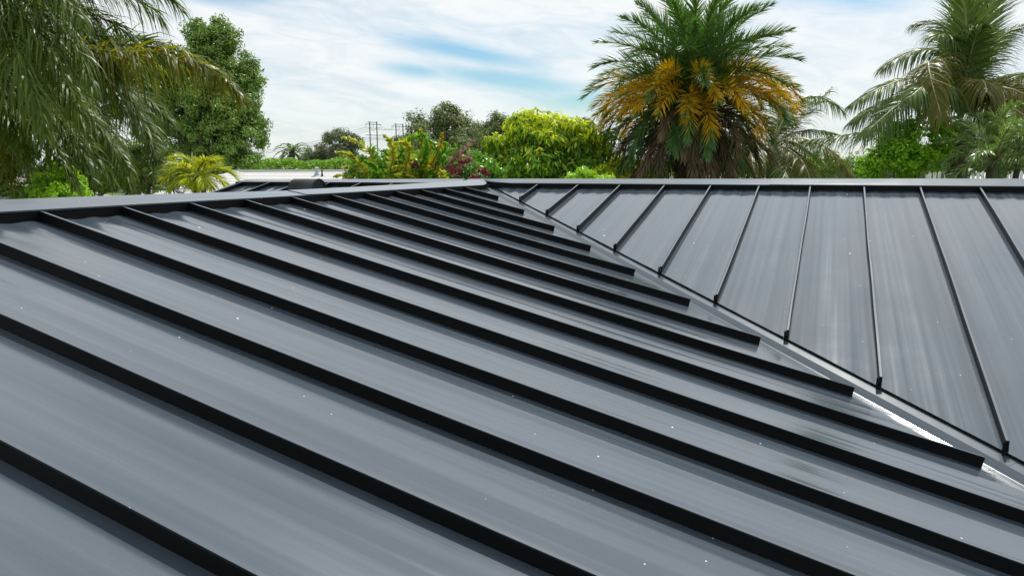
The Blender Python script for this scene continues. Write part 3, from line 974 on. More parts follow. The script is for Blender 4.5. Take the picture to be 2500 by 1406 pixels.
# ------------------------------------------------------------------ power line
def pylon(px, topy, D, group, label, wpx=26):
    s = D/FPX
    c = at(px, topy, D)
    root = thing('power_pylon', (c[0], c[1], GZ), label, 'pylon', group)
    ax = RT.copy(); ax[2] = 0; ax /= np.linalg.norm(ax)
    dirc = np.array([math.cos(R(12)), math.sin(R(12)), 0]); dirc = ax*0.97 + np.array([0.1, 0.2, 0]); dirc /= np.linalg.norm(dirc)
    hw = 8.5*s; r_ = 1.5*s
    for sgn in (-1, 1):
        p = np.array([c[0], c[1], 0])+dirc*hw*sgn
        mesh_obj('pole', *tube_vf([(p[0], p[1], GZ), (p[0], p[1], c[2]+1.5*s)], [r_*1.15, r_*0.9], 8), M['wood'], root)
    def beam(z, h, rr, tilt=0.0, off=0.0):
        a = np.array([c[0], c[1], z+tilt])-dirc*(h-off); b = np.array([c[0], c[1], z-tilt])+dirc*(h+off)
        mesh_obj('crossarm', *tube_vf([a, b], [rr, rr], 6), M['wood'], root)
    beam(c[2], 9*s+hw*0.35, 0.7*s, 0.6*s, -2*s)
    beam(c[2]-5*s, 19*s, 0.75*s, 0.6*s)
    beam(c[2]-31*s, 19*s, 0.75*s, 0.6*s)
    for (a0, z0, a1, z1) in ((-hw, -10*s, 0, -22*s), (hw, -10*s, 0, -22*s)):
        pa = np.array([c[0], c[1], c[2]+z0])+dirc*a0; pb = np.array([c[0], c[1], c[2]+z1])+dirc*a1
        mesh_obj('brace', *tube_vf([pa, pb], [0.3*s, 0.3*s], 5), M['wire'], root)
    for a0 in (-18*s, 0, 18*s):
        pa = np.array([c[0], c[1], c[2]-5.5*s])+dirc*a0
        mesh_obj('insulator', *tube_vf([pa, pa-np.array([0, 0, 7*s])], [0.35*s, 0.45*s], 6), M['wire'], root)
    return c, dirc, s


GP = 'wooden twin-pole pylons of the power line'
cA, dA, sA = pylon(911, 299, 95, GP, 'nearer and taller twin-pole wooden power pylon, left of the pair')
cB, dB, sB = pylon(975, 304, 108, GP, 'farther twin-pole wooden power pylon, partly hidden by the olive tree')
for q, (off, dz) in enumerate(((-18, -12), (0, -12), (18, -12), (-18, -36), (0, -36), (18, -36))):
    a = cA + dA*off*sA + np.array([0, 0, dz*sA])
    l = at(430, 372 + q*5 + (0 if q < 3 else 6), 90)
    b = cB + dB*off*sB + np.array([0, 0, dz*sB])
    pts = []
    for i in range(17):
        t_ = i/16; pts.append(a+(l-a)*t_ - np.array([0, 0, 1.2*math.sin(math.pi*t_)]))
    pts = pts[::-1] + [a+(b-a)*(i/6) - np.array([0, 0, 0.2*math.sin(math.pi*i/6)]) for i in range(1, 7)]
    o = mesh_obj('power_cable', *tube_vf(pts, [0.018]*len(pts), 4), M['wire'])
    tag(o, 'thin overhead power cable on the %s side of the %s crossarms' % (('left', 'middle', 'right')[q % 3], 'upper' if q < 3 else 'lower'), 'cable', 'cables of the power line')

# ------------------------------------------------------------------ neighbouring houses
def hip_house(name, label, corners, ridge, zr_, ze, mat, wallm, cat='house', over=0.4):
    """corners: four eave corners (xy) in order, ridge: two points"""
    cx = sum(c[0] for c in corners)/4; cy = sum(c[1] for c in corners)/4
    root = thing(name, (cx, cy, GZ), label, cat)
    V = [(c[0], c[1], ze) for c in corners] + [(ridge[0][0], ridge[0][1], zr_), (ridge[1][0], ridge[1][1], zr_)] + [(c[0], c[1], ze-0.15) for c in corners]
    F = [(0, 1, 5, 4), (1, 2, 5), (2, 3, 4, 5), (3, 0, 4), (0, 6, 7, 1), (1, 7, 8, 2), (2, 8, 9, 3), (3, 9, 6, 0), (9, 8, 7, 6)]
    rf = mesh_obj('roof', V, F, mat, root)
    mesh_obj('ridge_tiles', *tube_vf([(ridge[0][0], ridge[0][1], zr_+0.01), (ridge[1][0], ridge[1][1], zr_+0.01)], [0.05, 0.05], 6), mat, rf)
    w = [((c[0]-cx)*0.93+cx, (c[1]-cy)*0.93+cy) for c in corners]
    V = [(a, b, GZ) for a, b in w] + [(a, b, ze-0.15) for a, b in w]
    F = [(i, (i+1) % 4, (i+1) % 4+4, i+4) for i in range(4)]
    mesh_obj('wall', V, F, wallm, root)
    return root, rf


def house_at(name, label, p_l, p_r, D, back, slope_run, hip, mat, drop):
    """ridge seen between two photo points at depth D"""
    a = at(*p_l, D); b = at(*p_r, D)
    z = (a[2]+b[2])/2
    e = b-a; e[2] = 0; Lr = np.linalg.norm(e); e /= Lr
    nrm = np.array([e[1], -e[0], 0])       # towards the camera
    if nrm @ (CAM-a) < 0: nrm = -nrm
    c = [a-e*hip+nrm*slope_run, b+e*hip+nrm*slope_run, b+e*hip-nrm*slope_run, a-e*hip-nrm*slope_run]
    return hip_house(name, label, c, (a, b), z, z-drop, mat, M['stucco']), a, b, e, nrm, z


(nh, nroof), ra, rb, re_, rn, rz = house_at('shingle_house', "neighbour's low house with pale grey shingle roof, seen over the near ridge on the left", (568, 417), (905, 420), 24, None, 4.2, 4.0, M['shingle'], 1.25)
# shingle courses that can be told apart: thin butt edges across the slope
cou = []
for i in range(1, 26):
    f = i/27.0
    a = ra - re_*4.0*f + rn*4.2*f; b = rb + re_*4.0*f + rn*4.2*f
    z = rz-1.25*f
    a[2] = z; b[2] = z
    cou.append(([a+(0, 0, 0.012), b+(0, 0, 0.012), b+(0, 0, -0.004)+rn*0.012, a+(0, 0, -0.004)+rn*0.012], [(0, 1, 2, 3)]))
o = mesh_obj('shingle_course', *merge(cou), M['shingle'], nroof); o['kind'] = 'stuff'
def vent_pipe(px, py, D, h, r_, mat, label):
    b = at(px, py, D)
    root = thing('vent_pipe', (b[0], b[1], b[2]-h), label, 'vent pipe')
    mesh_obj('pipe', *tube_vf([b-np.array([0, 0, h]), b], [r_, r_], 10), mat, root, smooth=False)
    mesh_obj('pipe_cap', *tube_vf([b, b+np.array([0, 0, .03]), b+np.array([0, 0, .05])], [r_*1.25, r_*1.25, r_*0.6], 10), mat, root)
    mesh_obj('pipe_boot', *tube_vf([b-np.array([0, 0, h+0.05]), b-np.array([0, 0, h-0.04])], [r_*1.9, r_*1.1], 10), mat, root)


vent_pipe(773, 412, 23.6, 0.16, 0.055, M['pipe'], 'pale metal vent pipe on the shingle roof')
vent_pipe(786, 418, 23.5, 0.10, 0.022, M['hood'], 'thin dark vent pipe next to the pale one on the shingle roof')
house_at('shingle_house', 'grey shingle house roof seen between the shrubs left of the date palm trunk', (1635, 412), (1800, 412), 34, None, 4.5, 3.0, M['shingle_d'], 1.4)
house_at('white_roof_shed', 'small shed with white roof behind the pale green palm at the right edge', (2385, 402), (2440, 402), 26, None, 1.6, 1.0, M['white'], 0.8)
house_at('shingle_house', 'house corner with pale eave almost hidden under the left palms', (-260, 430), (60, 432), 21, None, 3.4, 2.0, M['shingle_d'], 1.0)

def picket_fence():
    a = at(2270, 432, 20); b = at(2560, 432, 20)
    a[2] = b[2] = 0
    root = thing('picket_fence', (a[0], a[1], GZ), 'white picket fence behind the right-hand palms', 'fence')
    e = b-a; Lf = np.linalg.norm(e); e /= Lf
    ztop = at(2280, 418, 20)[2]
    n = int(Lf/0.13)
    for i in range(n):
        p = a+e*(i*0.13)
        nv = np.array([-e[1], e[0], 0])*0.01
        zt_ = ztop + rng.normal(0, 0.004)
        w = e*0.04
        q = [p-w, p+w]
        V = []
        for sgn in (-1, 1):
            for (pt, z) in ((q[0], GZ+1.2), (q[1], GZ+1.2), (q[1], zt_-0.05), (p, zt_), (q[0], zt_-0.05)):
                V.append((pt[0]+nv[0]*sgn, pt[1]+nv[1]*sgn, z))
        F = [(0, 1, 2, 3, 4), (9, 8, 7, 6, 5)] + [(j, (j+1) % 5, (j+1) % 5+5, j+5) for j in range(5)]
        mesh_obj('picket', V, F, M['white'], root)
    nv = np.array([-e[1], e[0], 0])
    for z in (ztop-0.35, ztop-1.5):
        c1 = a + nv*0.03; c2 = b+nv*0.03
        mesh_obj('rail', *tube_vf([(c1[0], c1[1], z), (c2[0], c2[1], z)], [0.035, 0.035], 4), M['white'], root)
    for i in range(4):
        p = a+e*(Lf*i/3)+nv*0.09
        mesh_obj('post', *box_vf(p[0]-.05, p[0]+.05, p[1]-.05, p[1]+.05, GZ, ztop-0.1), M['white'], root)


picket_fence()

# ------------------------------------------------------------------ trees and shrubs
# big dark tree at the left
broad_tree('broadleaf_tree', 'tall dense dark green broadleaf tree behind the left palms', 'tree',
           [lobe(480, 210, 30, 100, 110, 1.6), lobe(545, 160, 30, 62, 85, 1.2), lobe(575, 260, 30, 62, 100, 1.3), lobe(480, 85, 30, 34, 38, .6), lobe(545, 95, 30, 40, 42, .7), lobe(600, 330, 30, 40, 62, .9),
            lobe(520, 340, 29.5, 90, 85, 1.3), lobe(420, 260, 30.5, 80, 110, 1.3), lobe(400, 350, 30, 80, 80, 1.3), lobe(560, 320, 29, 70, 90, 1.4), lobe(600, 240, 30, 50, 70, 1.0), lobe(520, 250, 29, 80, 90, 1.4), lobe(510, 150, 30, 60, 70, 1.0), lobe(600, 385, 29.5, 42, 36, .8), lobe(560, 400, 29, 60, 30, .8), lobe(640, 305, 30, 22, 14, .3), lobe(612, 190, 30, 22, 50, .5), lobe(380, 190, 30, 60, 80, 1.0), lobe(640, 345, 30, 14, 22, .3)],
           110000, 0.125, M['tree'], gnd(490, 30), 0.30, sub_r=0.30, n_sub=1000, droop=0.0, n_limb=16, aspect=0.42, shell=0.45, up_bias=0.4, jit=0.5)
broad_tree('dark_shrub', 'dark leafy shrub mass in deep shade under the left palms', 'shrub',
           [lobe(40, 410, 14.5, 130, 90, .7), lobe(220, 390, 14.8, 120, 90, .6), lobe(330, 420, 16, 90, 60, .8), lobe(-80, 330, 18, 130, 120, 1.0), lobe(150, 230, 20, 170, 130, 1.0), lobe(40, 120, 22, 200, 120, 1.0)],
           46000, 0.12, M['tree'], gnd(150, 18), 0.15, sub_r=0.3, n_sub=260, droop=0.3, n_limb=8, shell=0.3)
broad_tree('lime_bush', 'small bright lime green bush against the near ridge, under the left palm', 'bush',
           [lobe(140, 430, 12.5, 32, 30, .25), lobe(105, 455, 12.3, 28, 26, .22), lobe(125, 475, 12.2, 45, 22, .3), lobe(175, 465, 12.6, 36, 36, .3)],
           5200, 0.07, M['lime'], gnd(130, 12.5), 0.05, sub_r=0.12, n_sub=80, droop=0.2, n_limb=4, mat2=M['citrus'], f2=lambda p, n_: 0.35)
broad_tree('blue_green_bush', 'low dark shrub behind the small yellow-green palm', 'bush',
           [lobe(360, 440, 17, 60, 45, .5), lobe(300, 385, 18, 50, 40, .5), lobe(440, 430, 19, 60, 36, .5)], 8000, 0.09, M['tree'], gnd(360, 17), 0.05, sub_r=0.2, n_sub=90, droop=0.2, n_limb=4)
# mango
def fy(pos, nor):
    c = at(1330, 380, 17)
    s = 17/FPX
    hgt = (pos[:, 2]-c[2])/(100*s)
    return np.clip(hgt*1.0-0.08 + nor[:, 2]*0.25 + 0.25*np.sin(pos[:, 0]*5.0)*np.sin(pos[:, 1]*4.0+pos[:, 2]*6), 0.05, 0.92)


broad_tree('mango_tree', 'round mango tree flushed with yellow-green young leaves, left of the golden date palm', 'tree',
           [lobe(1290, 345, 17, 55, 52, .6), lobe(1275, 310, 17, 26, 30, .3), lobe(1345, 345, 17, 60, 45, .7), lobe(1400, 350, 17, 52, 42, .6), lobe(1240, 370, 17, 48, 40, .5), lobe(1215, 405, 17, 40, 34, .45),
            lobe(1290, 410, 16.6, 75, 40, .7), lobe(1380, 410, 17, 75, 40, .7), lobe(1450, 360, 17, 36, 46, .5), lobe(1340, 305, 17, 32, 18, .35), lobe(1440, 410, 17, 50, 34, .5), lobe(1310, 455, 16.8, 100, 45, .8)],
           25000, 0.155, M['mango'], gnd(1330, 17), 0.14, sub_r=0.27, n_sub=230, mat2=M['mango_y'], f2=fy, whorl=True, droop=0.55, aspect=0.34, n_limb=10, shell=0.5, jit=0.45)
broad_tree('citrus_tree', 'bright green round-leaved citrus tree in front of the coconut palm', 'tree',
           [lobe(2200, 345, 14, 52, 42, .4), lobe(2160, 385, 14, 55, 42, .4), lobe(2220, 395, 14, 66, 48, .5), lobe(2215, 315, 14, 20, 26, .18), lobe(2290, 330, 14, 32, 34, .25), lobe(2300, 300, 14, 16, 18, .12), lobe(2120, 415, 14, 34, 34, .3), lobe(2290, 375, 14, 34, 24, .25)],
           20000, 0.062, M['citrus'], gnd(2210, 14), 0.07, sub_r=0.13, n_sub=300, droop=0.1, aspect=0.62, n_limb=8, shell=0.4)
broad_tree('yellow_shrub', 'yellow-green shrub under the left side of the date palm', 'shrub',
           [lobe(1520, 405, 18, 44, 26, .4), lobe(1560, 420, 18, 50, 22, .4), lobe(1475, 425, 16, 40, 18, .3)], 6000, 0.10, M['mango'], gnd(1530, 18), 0.05, sub_r=0.15, n_sub=80,
           mat2=M['mango_y'], f2=lambda p, n_: 0.6, droop=0.5, aspect=0.32, n_limb=4)
broad_tree('pale_shrub', 'low pale green shrub with whorled leaves at the ridge, below the mango', 'shrub',
           [lobe(1432, 425, 12, 22, 14, .12), lobe(1470, 440, 12, 26, 10, .14), lobe(1400, 440, 12, 20, 8, .12)], 1500, 0.08, M['lime'], gnd(1435, 12), 0.03, sub_r=0.1, n_sub=26, droop=0.5, aspect=0.3, n_limb=3)
broad_tree('yellow_shrub', 'small yellow shrub visible beside the grey roof, left of the date palm trunk', 'shrub',
           [lobe(1618, 405, 22, 26, 10, .3), lobe(1648, 428, 22, 18, 8, .25), lobe(1590, 425, 21, 26, 14, .3)], 2600, 0.10, M['mango_y'], gnd(1620, 22), 0.04, sub_r=0.14, n_sub=40, droop=0.4, n_limb=3)
broad_tree('dark_shrub', 'dark shrub filling the gap right of the date palm trunk', 'shrub',
           [lobe(1830, 410, 24, 150, 26, .8), lobe(2010, 400, 25, 70, 30, .8), lobe(2420, 380, 23, 150, 45, .9)], 14000, 0.12, M['tree'], gnd(1850, 24), 0.08, sub_r=0.25, n_sub=150, droop=0.2, n_limb=5)

broad_tree('green_shrub', 'leafy green shrub filling in between the red-flowering bush and the mango', 'shrub',
           [lobe(1150, 405, 16, 60, 34, .4), lobe(1080, 400, 16, 60, 36, .4), lobe(1195, 425, 15, 40, 24, .3), lobe(990, 410, 16, 60, 34, .4)], 9000, 0.09, M['bush_g'], gnd(1130, 16), 0.05, sub_r=0.16, n_sub=130, droop=0.4, n_limb=4)
# mixed fishtail bush: arching sprays of glossy leaflets, in the colours they have
def spray_bush():
    D0 = 13.0
    sprays = [  # base px, mid px, tip px, material, number, leaflet length
        ((900, 470), (880, 400), (822, 372), 'bush_y', 44, .16), ((900, 470), (905, 380), (838, 335), 'bush_y', 46, .15), ((930, 470), (960, 380), (935, 330), 'bush_y', 46, .15),
        ((930, 470), (985, 350), (1035, 335), 'bush_y', 46, .15), ((900, 470), (870, 420), (835, 410), 'bush_y', 40, .15), ((960, 470), (1000, 370), (960, 352), 'bush_y', 40, .15),
        ((930, 470), (1010, 340), (1070, 370), 'bush_g', 50, .14), ((980, 480), (1030, 400), (1040, 340), 'bush_g', 46, .15), ((1000, 480), (1065, 400), (1090, 350), 'bush_g', 46, .14),
        ((940, 480), (950, 390), (930, 370), 'bush_g', 60, .12), ((950, 480), (985, 400), (1010, 400), 'bush_g', 60, .12), ((930, 480), (920, 420), (890, 395), 'bush_g', 50, .12),
        ((1010, 480), (1065, 380), (1080, 325), 'bush_o', 40, .13), ((1010, 480), (1050, 370), (1045, 345), 'bush_o', 36, .12), ((1000, 470), (1030, 370), (1025, 315), 'bush_y', 40, .14),
        ((1040, 480), (1105, 400), (1160, 340), 'bush_b', 58, .12), ((1040, 480), (1090, 410), (1140, 355), 'bush_b', 50, .12), ((1050, 480), (1110, 430), (1150, 375), 'bush_b', 44, .12), ((960, 460), (1000, 390), (975, 370), 'bush_b', 44, .11),
        ((1050, 480), (1000, 420), (960, 410), 'bush_y', 50, .13), ((1080, 480), (1030, 430), (990, 425), 'bush_y', 40, .13), ((1090, 480), (1080, 425), (1040, 410), 'bush_y', 40, .13),
        ((1100, 480), (1130, 400), (1160, 385), 'bush_g', 44, .12), ((1110, 480), (1150, 420), (1175, 400), 'bush_g', 40, .12), ((1100, 480), (1110, 420), (1095, 400), 'bush_g', 40, .12),
        ((880, 480), (850, 435), (815, 432), 'bush_y', 30, .11), ((950, 480), (905, 430), (865, 432), 'bush_g', 30, .12), ((900, 480), (940, 432), (990, 438), 'bush_y', 30, .12),
        ((960, 470), (930, 400), (880, 360), 'bush_g', 50, .13), ((990, 470), (1000, 410), (1050, 420), 'bush_g', 50, .12), ((900, 480), (915, 430), (960, 430), 'bush_g', 50, .12)]
    root = thing('fishtail_bush', gnd(950, D0), 'tall mixed bush with yellow-green glossy sprays and one faded brown spray, behind the ridge', 'bush')
    for q, (b, m_, t_, mt, n, ll) in enumerate(sprays):
        dz = rng.uniform(-0.5, 0.5); d2 = D0 + (0.4 if mt == 'bush_b' else 0) + dz
        c = [at(b[0], b[1], D0), at(m_[0], m_[1], D0+dz*0.6), at(t_[0], t_[1], d2)]
        rv, (lv, lf) = frond_vf(c, n_leaf=n*2, llen=ll*0.9, lwid=0.070, a0=70, a1=35, vee=8, grav=0.35, seg=2, r0=0.012, planes=2, start=0.2, jitter=0.3)
        V, F = rv; T = np.array([(f[0], f[i], f[i+1]) for f in F for i in range(1, len(f)-1)])
        V = np.array(V); nb = len(V)
        o = mesh_obj('spray', np.concatenate([V, lv]), np.concatenate([T, lf+nb]), [M['stem_d'], M[mt]], root,
                     midx=np.concatenate([np.zeros(len(T)), np.ones(len(lf))]).astype(int))
        if mt == 'bush_b' and q == 15: o['label'] = 'long faded brown spray'
    # dark inner foliage and stems
    pos, nor, _, sc, _ = clump_points([lobe(900, 420, 13.3, 70, 60, .4), lobe(1000, 410, 13.5, 95, 62, .45), lobe(1100, 430, 13.4, 70, 40, .4)], 11000, .12, 170, 0.25)
    V, F = leaves_vf(pos, nor, 0.075, .45, .3)
    mesh_obj('inner_foliage', V, F, [M['bush_g']], root)['kind'] = 'stuff'
    for x in (880, 920, 960, 1000, 1050, 1100):
        t_ = at(x, 440, 13.2)
        mesh_obj('stem', *tube_vf([(t_[0]*.97+root.location[0]*.03, t_[1], GZ), t_], [0.03, 0.02], 6), M['bark'], root)
    for (x, y, s) in ((1012, 403, 16), (1110, 415, 20), (1125, 395, 14), (1060, 408, 12), (1142, 392, 9)):
        pos, nor, _, _, _ = clump_points([lobe(x, y, 12.7, s, s*.6, .08)], 220, .03, 22, .3)
        V, F = leaves_vf(pos, nor, 0.035, .7, .1)
        mesh_obj('flower_cluster', V, F, M['flower'], root)
    rb_ = thing('red_flower_bush', gnd(1168, 13), 'small bush with red flower heads and grey-green leaves, left foot of the mango', 'bush')
    pos, nor, _, _, _ = clump_points([lobe(1165, 430, 13, 22, 16, .16), lobe(1150, 425, 13.2, 24, 30, .2)], 1600, .08, 30, .3)
    V, F = leaves_vf(pos, nor, 0.06, .4, .2); mesh_obj('foliage', V, F, M['pygmy'], rb_)['kind'] = 'stuff'
    for (x, y, s) in ((1178, 415, 12), (1155, 434, 11), (1187, 424, 8), (1168, 436, 9)):
        pos, nor, _, _, _ = clump_points([lobe(x, y, 12.8, s, s*.7, .07)], 170, .03, 18, .3)
        V, F = leaves_vf(pos, nor, 0.035, .7, .1)
        mesh_obj('flower_cluster', V, F, M['flower'], rb_)
    c = at(1165, 440, 13); mesh_obj('stem', *tube_vf([(c[0], c[1], GZ), c], [0.03, 0.015], 6), M['bark'], rb_)


spray_bush()

# ------------------------------------------------------------------ date palm with golden fronds
def date_palm():
    D0 = 16.0
    c = at(1690, 222, D0); b = gnd(1684, D0)
    root = thing('date_palm', b, 'large bushy date palm with golden yellow lower fronds and a skirt of dry ones', 'palm tree')
    top = c - np.array([0, 0, 0.15])
    trunk(root, b, top, 0.25, 0.23, M['palmbark'], 0.05, n=26, rings=True)
    # cut frond stubs on the trunk
    st = []
    for i in range(120):
        a = i*2.399; z = b[2]+1.0 + (top[2]-b[2]-1.0)*i/120
        f = (z-b[2])/(top[2]-b[2]); ctr = np.array(b)+(top-np.array(b))*f
        d = np.array([math.cos(a), math.sin(a), 0])
        p0 = ctr+d*0.19; p1 = ctr+d*0.33+np.array([0, 0, 0.10])
        st.append(tube_vf([p0, p1], [0.05, 0.03], 5))
    mesh_obj('frond_stub', *merge(st), M['palmbark'], root)['kind'] = 'stuff'
    n = 84
    for i in range(n):
        t_ = i/(n-1)
        a = i*2.39996 + rng.normal(0, 0.08)
        e0 = 82 - 92*t_**0.9 + rng.normal(0, 4)
        droop = 34 + 62*t_**0.8
        Lf = 2.15 + 0.35*math.sin(math.pi*min(1, t_*1.2)) + rng.normal(0, .06)
        mt, m2, sp_ = 'date', None, (0, 1)
        if 0.50 < t_ < 0.84:
            if rng.random() < 0.72:
                m2 = M['date_y']; x_ = rng.uniform(.1, .5); sp_ = (x_, x_+rng.uniform(.35, .7))
        elif t_ >= 0.84: mt = 'date_b' if rng.random() < 0.65 else 'date'
        add_frond(root, arc(c+np.array([0, 0, 0.05-0.35*t_]), a, e0, Lf, droop), M[mt], M['stem'] if mt != 'date_b' else M['stem_d'], mat2=m2, span=sp_,
                  n_leaf=190, llen=0.46, lwid=0.026, a0=54, a1=26, vee=22, grav=0.10, seg=2, planes=2, r0=0.024, start=0.10, jitter=0.12)
    # golden fronds turned to the camera
    for (m_, t2, dm, dt) in (((1600, 225), (1550, 285), -1.0, -1.5), ((1640, 225), (1605, 285), -1.2, -1.8), ((1725, 200), (1755, 250), -1.2, -1.9), ((1765, 210), (1810, 255), -.9, -1.5),
                             ((1820, 180), (1925, 250), -.6, -.9), ((1545, 215), (1470, 280), -.3, -.5), ((1835, 165), (1965, 255), -.2, -.3), ((1640, 175), (1612, 185), -1.2, -2.0), ((1685, 235), (1672, 285), -1.2, -1.8),
                             ((1860, 200), (1945, 310), -.1, -.1), ((1560, 205), (1440, 268), 0, 0), ((1790, 195), (1860, 265), -.8, -1.2), ((1575, 235), (1510, 300), -.6, -1.0), ((1830, 210), (1900, 280), -.8, -1.1), ((1560, 240), (1465, 320), -.2, -.4), ((1840, 195), (1960, 280), .1, .1), ((1590, 210), (1500, 245), -.9, -1.3), ((1800, 165), (1890, 205), -1.0, -1.5), ((1540, 225), (1445, 300), .3, .4)):
        add_frond(root, [c, at(m_[0], m_[1], D0+dm), at(t2[0], t2[1], D0+dt)], M['date'], M['stem'], mat2=M['date_y'], span=(.28, .95), n_leaf=170, llen=0.42, lwid=0.026, a0=54, a1=26, vee=18, grav=0.12, seg=2, planes=2, r0=0.02, start=0.15)
    # dry skirt hanging below the crown
    for i in range(46):
        a = i*2.39996
        e0 = 12 - 50*rng.random()
        add_frond(root, arc(c-np.array([0, 0, 0.35+0.4*rng.random()]), a, e0, 2.15+rng.normal(0, .12), 62), M['date_b'] if i % 4 else M['date'], M['stem_d'],
                  n_leaf=150, llen=0.40, lwid=0.026, a0=46, a1=24, vee=0, grav=0.45, seg=3, planes=2, r0=0.02, start=0.1, jitter=0.25)


date_palm()

# ------------------------------------------------------------------ coconut palms
CK = dict(n_leaf=230, llen=0.85, lwid=0.027, a0=68, a1=28, vee=6, grav=0.75, seg=4, r0=0.035, start=0.14, jitter=0.10)


def coconut_main():
    D0 = 15.0
    c = at(2345, 285, D0); b = gnd(2352, D0)
    root = thing('coconut_palm', b, 'large coconut palm at the right with upright central fronds, behind the citrus tree', 'palm tree')
    trunk(root, b, c-np.array([0, 0, .1]), 0.24, 0.17, M['palmbark'], 0.04, n=16, rings=True)
    fr = [((2300, 130), (2155, 165), .3, .2), ((2260, 190), (2080, 255), -.5, -.9), ((2280, 210), (2110, 330), -.8, -1.5), ((2270, 150), (2300, 290), -1.2, -2.2), ((2240, 225), (2075, 300), .6, .8),
          ((2160, 315), (1960, 345), -.2, -.4), ((2375, 60), (2385, -130), .1, .2), ((2340, 40), (2275, -60), .3, .4), ((2400, 60), (2470, -60), .5, .8), ((2360, 90), (2335, -60), -.5, -1.0),
          ((2420, 120), (2510, 60), .5, .6), ((2440, 190), (2540, 200), .6, 1.0), ((2385, 200), (2410, 225), -1.0, -1.9), ((2430, 215), (2545, 260), -.7, -1.3), ((2300, 205), (2220, 240), -1.2, -2.0),
          ((2430, 250), (2560, 330), -.9, -1.6), ((2320, 90), (2230, 60), .8, 1.2), ((2395, 100), (2440, 110), .9, 2.0), ((2290, 250), (2190, 370), .4, .5), ((2400, 260), (2470, 390), .3, .4), ((2350, 60), (2420, 30), .9, 1.7),
          ((2330, 120), (2290, 90), -.3, -.8), ((2370, 130), (2400, 60), -.6, -1.2)]
    for q, (m_, t_, dm, dt) in enumerate(fr):
        mt = M['coco_y'] if q in (3, 12, 13, 15) else M['coco']
        kw = dict(CK)
        if t_[1] < 40: kw.update(grav=0.16, a0=50, vee=25)
        add_frond(root, [c, at(m_[0], m_[1], D0+dm), at(t_[0], t_[1], D0+dt)], mt, M['stem_w'], roll=rng.normal(0, .35), **kw)
    # nuts and sheath
    for i in range(9):
        a = i*0.8; p = c+np.array([math.cos(a)*.22, math.sin(a)*.22, -0.28-0.1*(i % 3)])
        V, F = tube_vf([p+np.array([0, 0, .11]), p+np.array([0, 0, .07]), p, p-np.array([0, 0, .08]), p-np.array([0, 0, .11])], [.02, .075, .095, .07, .02], 8)
        mesh_obj('coconut', V, F, M['palmbark'] if i % 3 else M['stem'], root, smooth=True)


coconut_main()


def coconut_small():
    D0 = 19.0
    c = at(1890, 352, D0); b = gnd(1890, D0)
    root = thing('coconut_palm', b, 'low coconut palm half hidden behind the date palm, fronds arching to its right', 'palm tree')
    trunk(root, b, c, 0.2, 0.16, M['palmbark'], 0.04, n=12, rings=True)
    fr = [((1960, 240), (2060, 275), .2, .4), ((1985, 345), (2080, 430), -.8, -1.3), ((1950, 385), (1978, 445), -.9, -1.5), ((1790, 340), (1715, 425), -.6, -1.0), ((1840, 370), (1850, 440), -1.2, -2.0),
          ((1930, 280), (1985, 235), .6, 1.0), ((1960, 320), (2050, 330), .6, .9), ((1900, 270), (1890, 200), .3, .6), ((1820, 330), (1740, 350), .4, .6), ((1920, 400), (1900, 450), -.8, -1.4), ((1930, 350), (2010, 400), .8, 1.4),
          ((1770, 380), (1690, 440), .2, .2), ((1945, 300), (2030, 215), 1.0, 1.6)]
    for q, (m_, t_, dm, dt) in enumerate(fr):
        kw = dict(CK); kw.update(llen=0.80, n_leaf=150, lwid=0.027)
        mt = M['coco_y'] if q in (1, 2, 4) else M['coco']
        add_frond(root, [c, at(m_[0], m_[1], D0+dm), at(t_[0], t_[1], D0+dt)], mt, M['stem_w'], **kw)


coconut_small()

# ------------------------------------------------------------------ queen palms at the left
QK = dict(n_leaf=250, llen=0.78, lwid=0.027, a0=66, a1=34, vee=4, grav=1.0, seg=4, r0=0.026, start=0.10, jitter=0.30, planes=2)
YK = dict(n_leaf=190, llen=0.82, lwid=0.036, a0=70, a1=40, vee=-8, grav=1.5, seg=4, r0=0.026, start=0.25, jitter=0.16)


def queen(center, D0, fr, label, extra, seed, el=2.9, hi=70, lo=-15):
    c = at(center[0], center[1], D0); b = gnd(center[0], D0)
    root = thing('queen_palm', b, label, 'palm tree', 'queen palms at the left')
    trunk(root, b, c-np.array([0, 0, .1]), 0.17, 0.13, M['bark'], 0.04, n=16, rings=True)
    for (m_, t_, dm, dt, mt) in fr:
        kw = dict(YK if mt == 'yk' else QK)
        if mt != 'yk': kw['grav'] = 0.6+0.6*rng.random()
        add_frond(root, [c, at(m_[0], m_[1], D0+dm), at(t_[0], t_[1], D0+dt)], M['queen_y' if mt in ('yk', 'queen_y') else 'queen'], M['stem_d'] if mt != 'queen_y' else M['stem'], roll=rng.normal(0, .2), **kw)
    if seed == 0.3:
        line = smooth_line([c, at(10, 60, D0), at(160, 118, D0-.2), at(300, 132, D0-.3), at(410, 128, D0-.3), at(500, 150, D0-.4), at(560, 190, D0-.5), at(588, 235, D0-.5)])
        kw = dict(YK); kw.update(n_leaf=300, planes=2, vee=2, grav=1.25, start=.33)
        add_frond(root, line, M['queen_y'], M['stem'], 'yellowing frond arching right', **kw)
        line = smooth_line([c, at(10, 40, D0), at(150, 90, D0+.3), at(290, 110, D0+.4), at(380, 112, D0+.5), at(450, 128, D0+.5), at(500, 160, D0+.5)])
        kw.update(n_leaf=260, start=.3)
        add_frond(root, line, M['queen'], M['stem'], **kw)
    for i in range(extra):
        a = seed + i*2.39996
        add_frond(root, arc(c, a, hi-(hi-lo)*(i/extra), el+rng.normal(0, .15), 75+25*rng.random()), M['queen'], M['stem_d'], **QK)


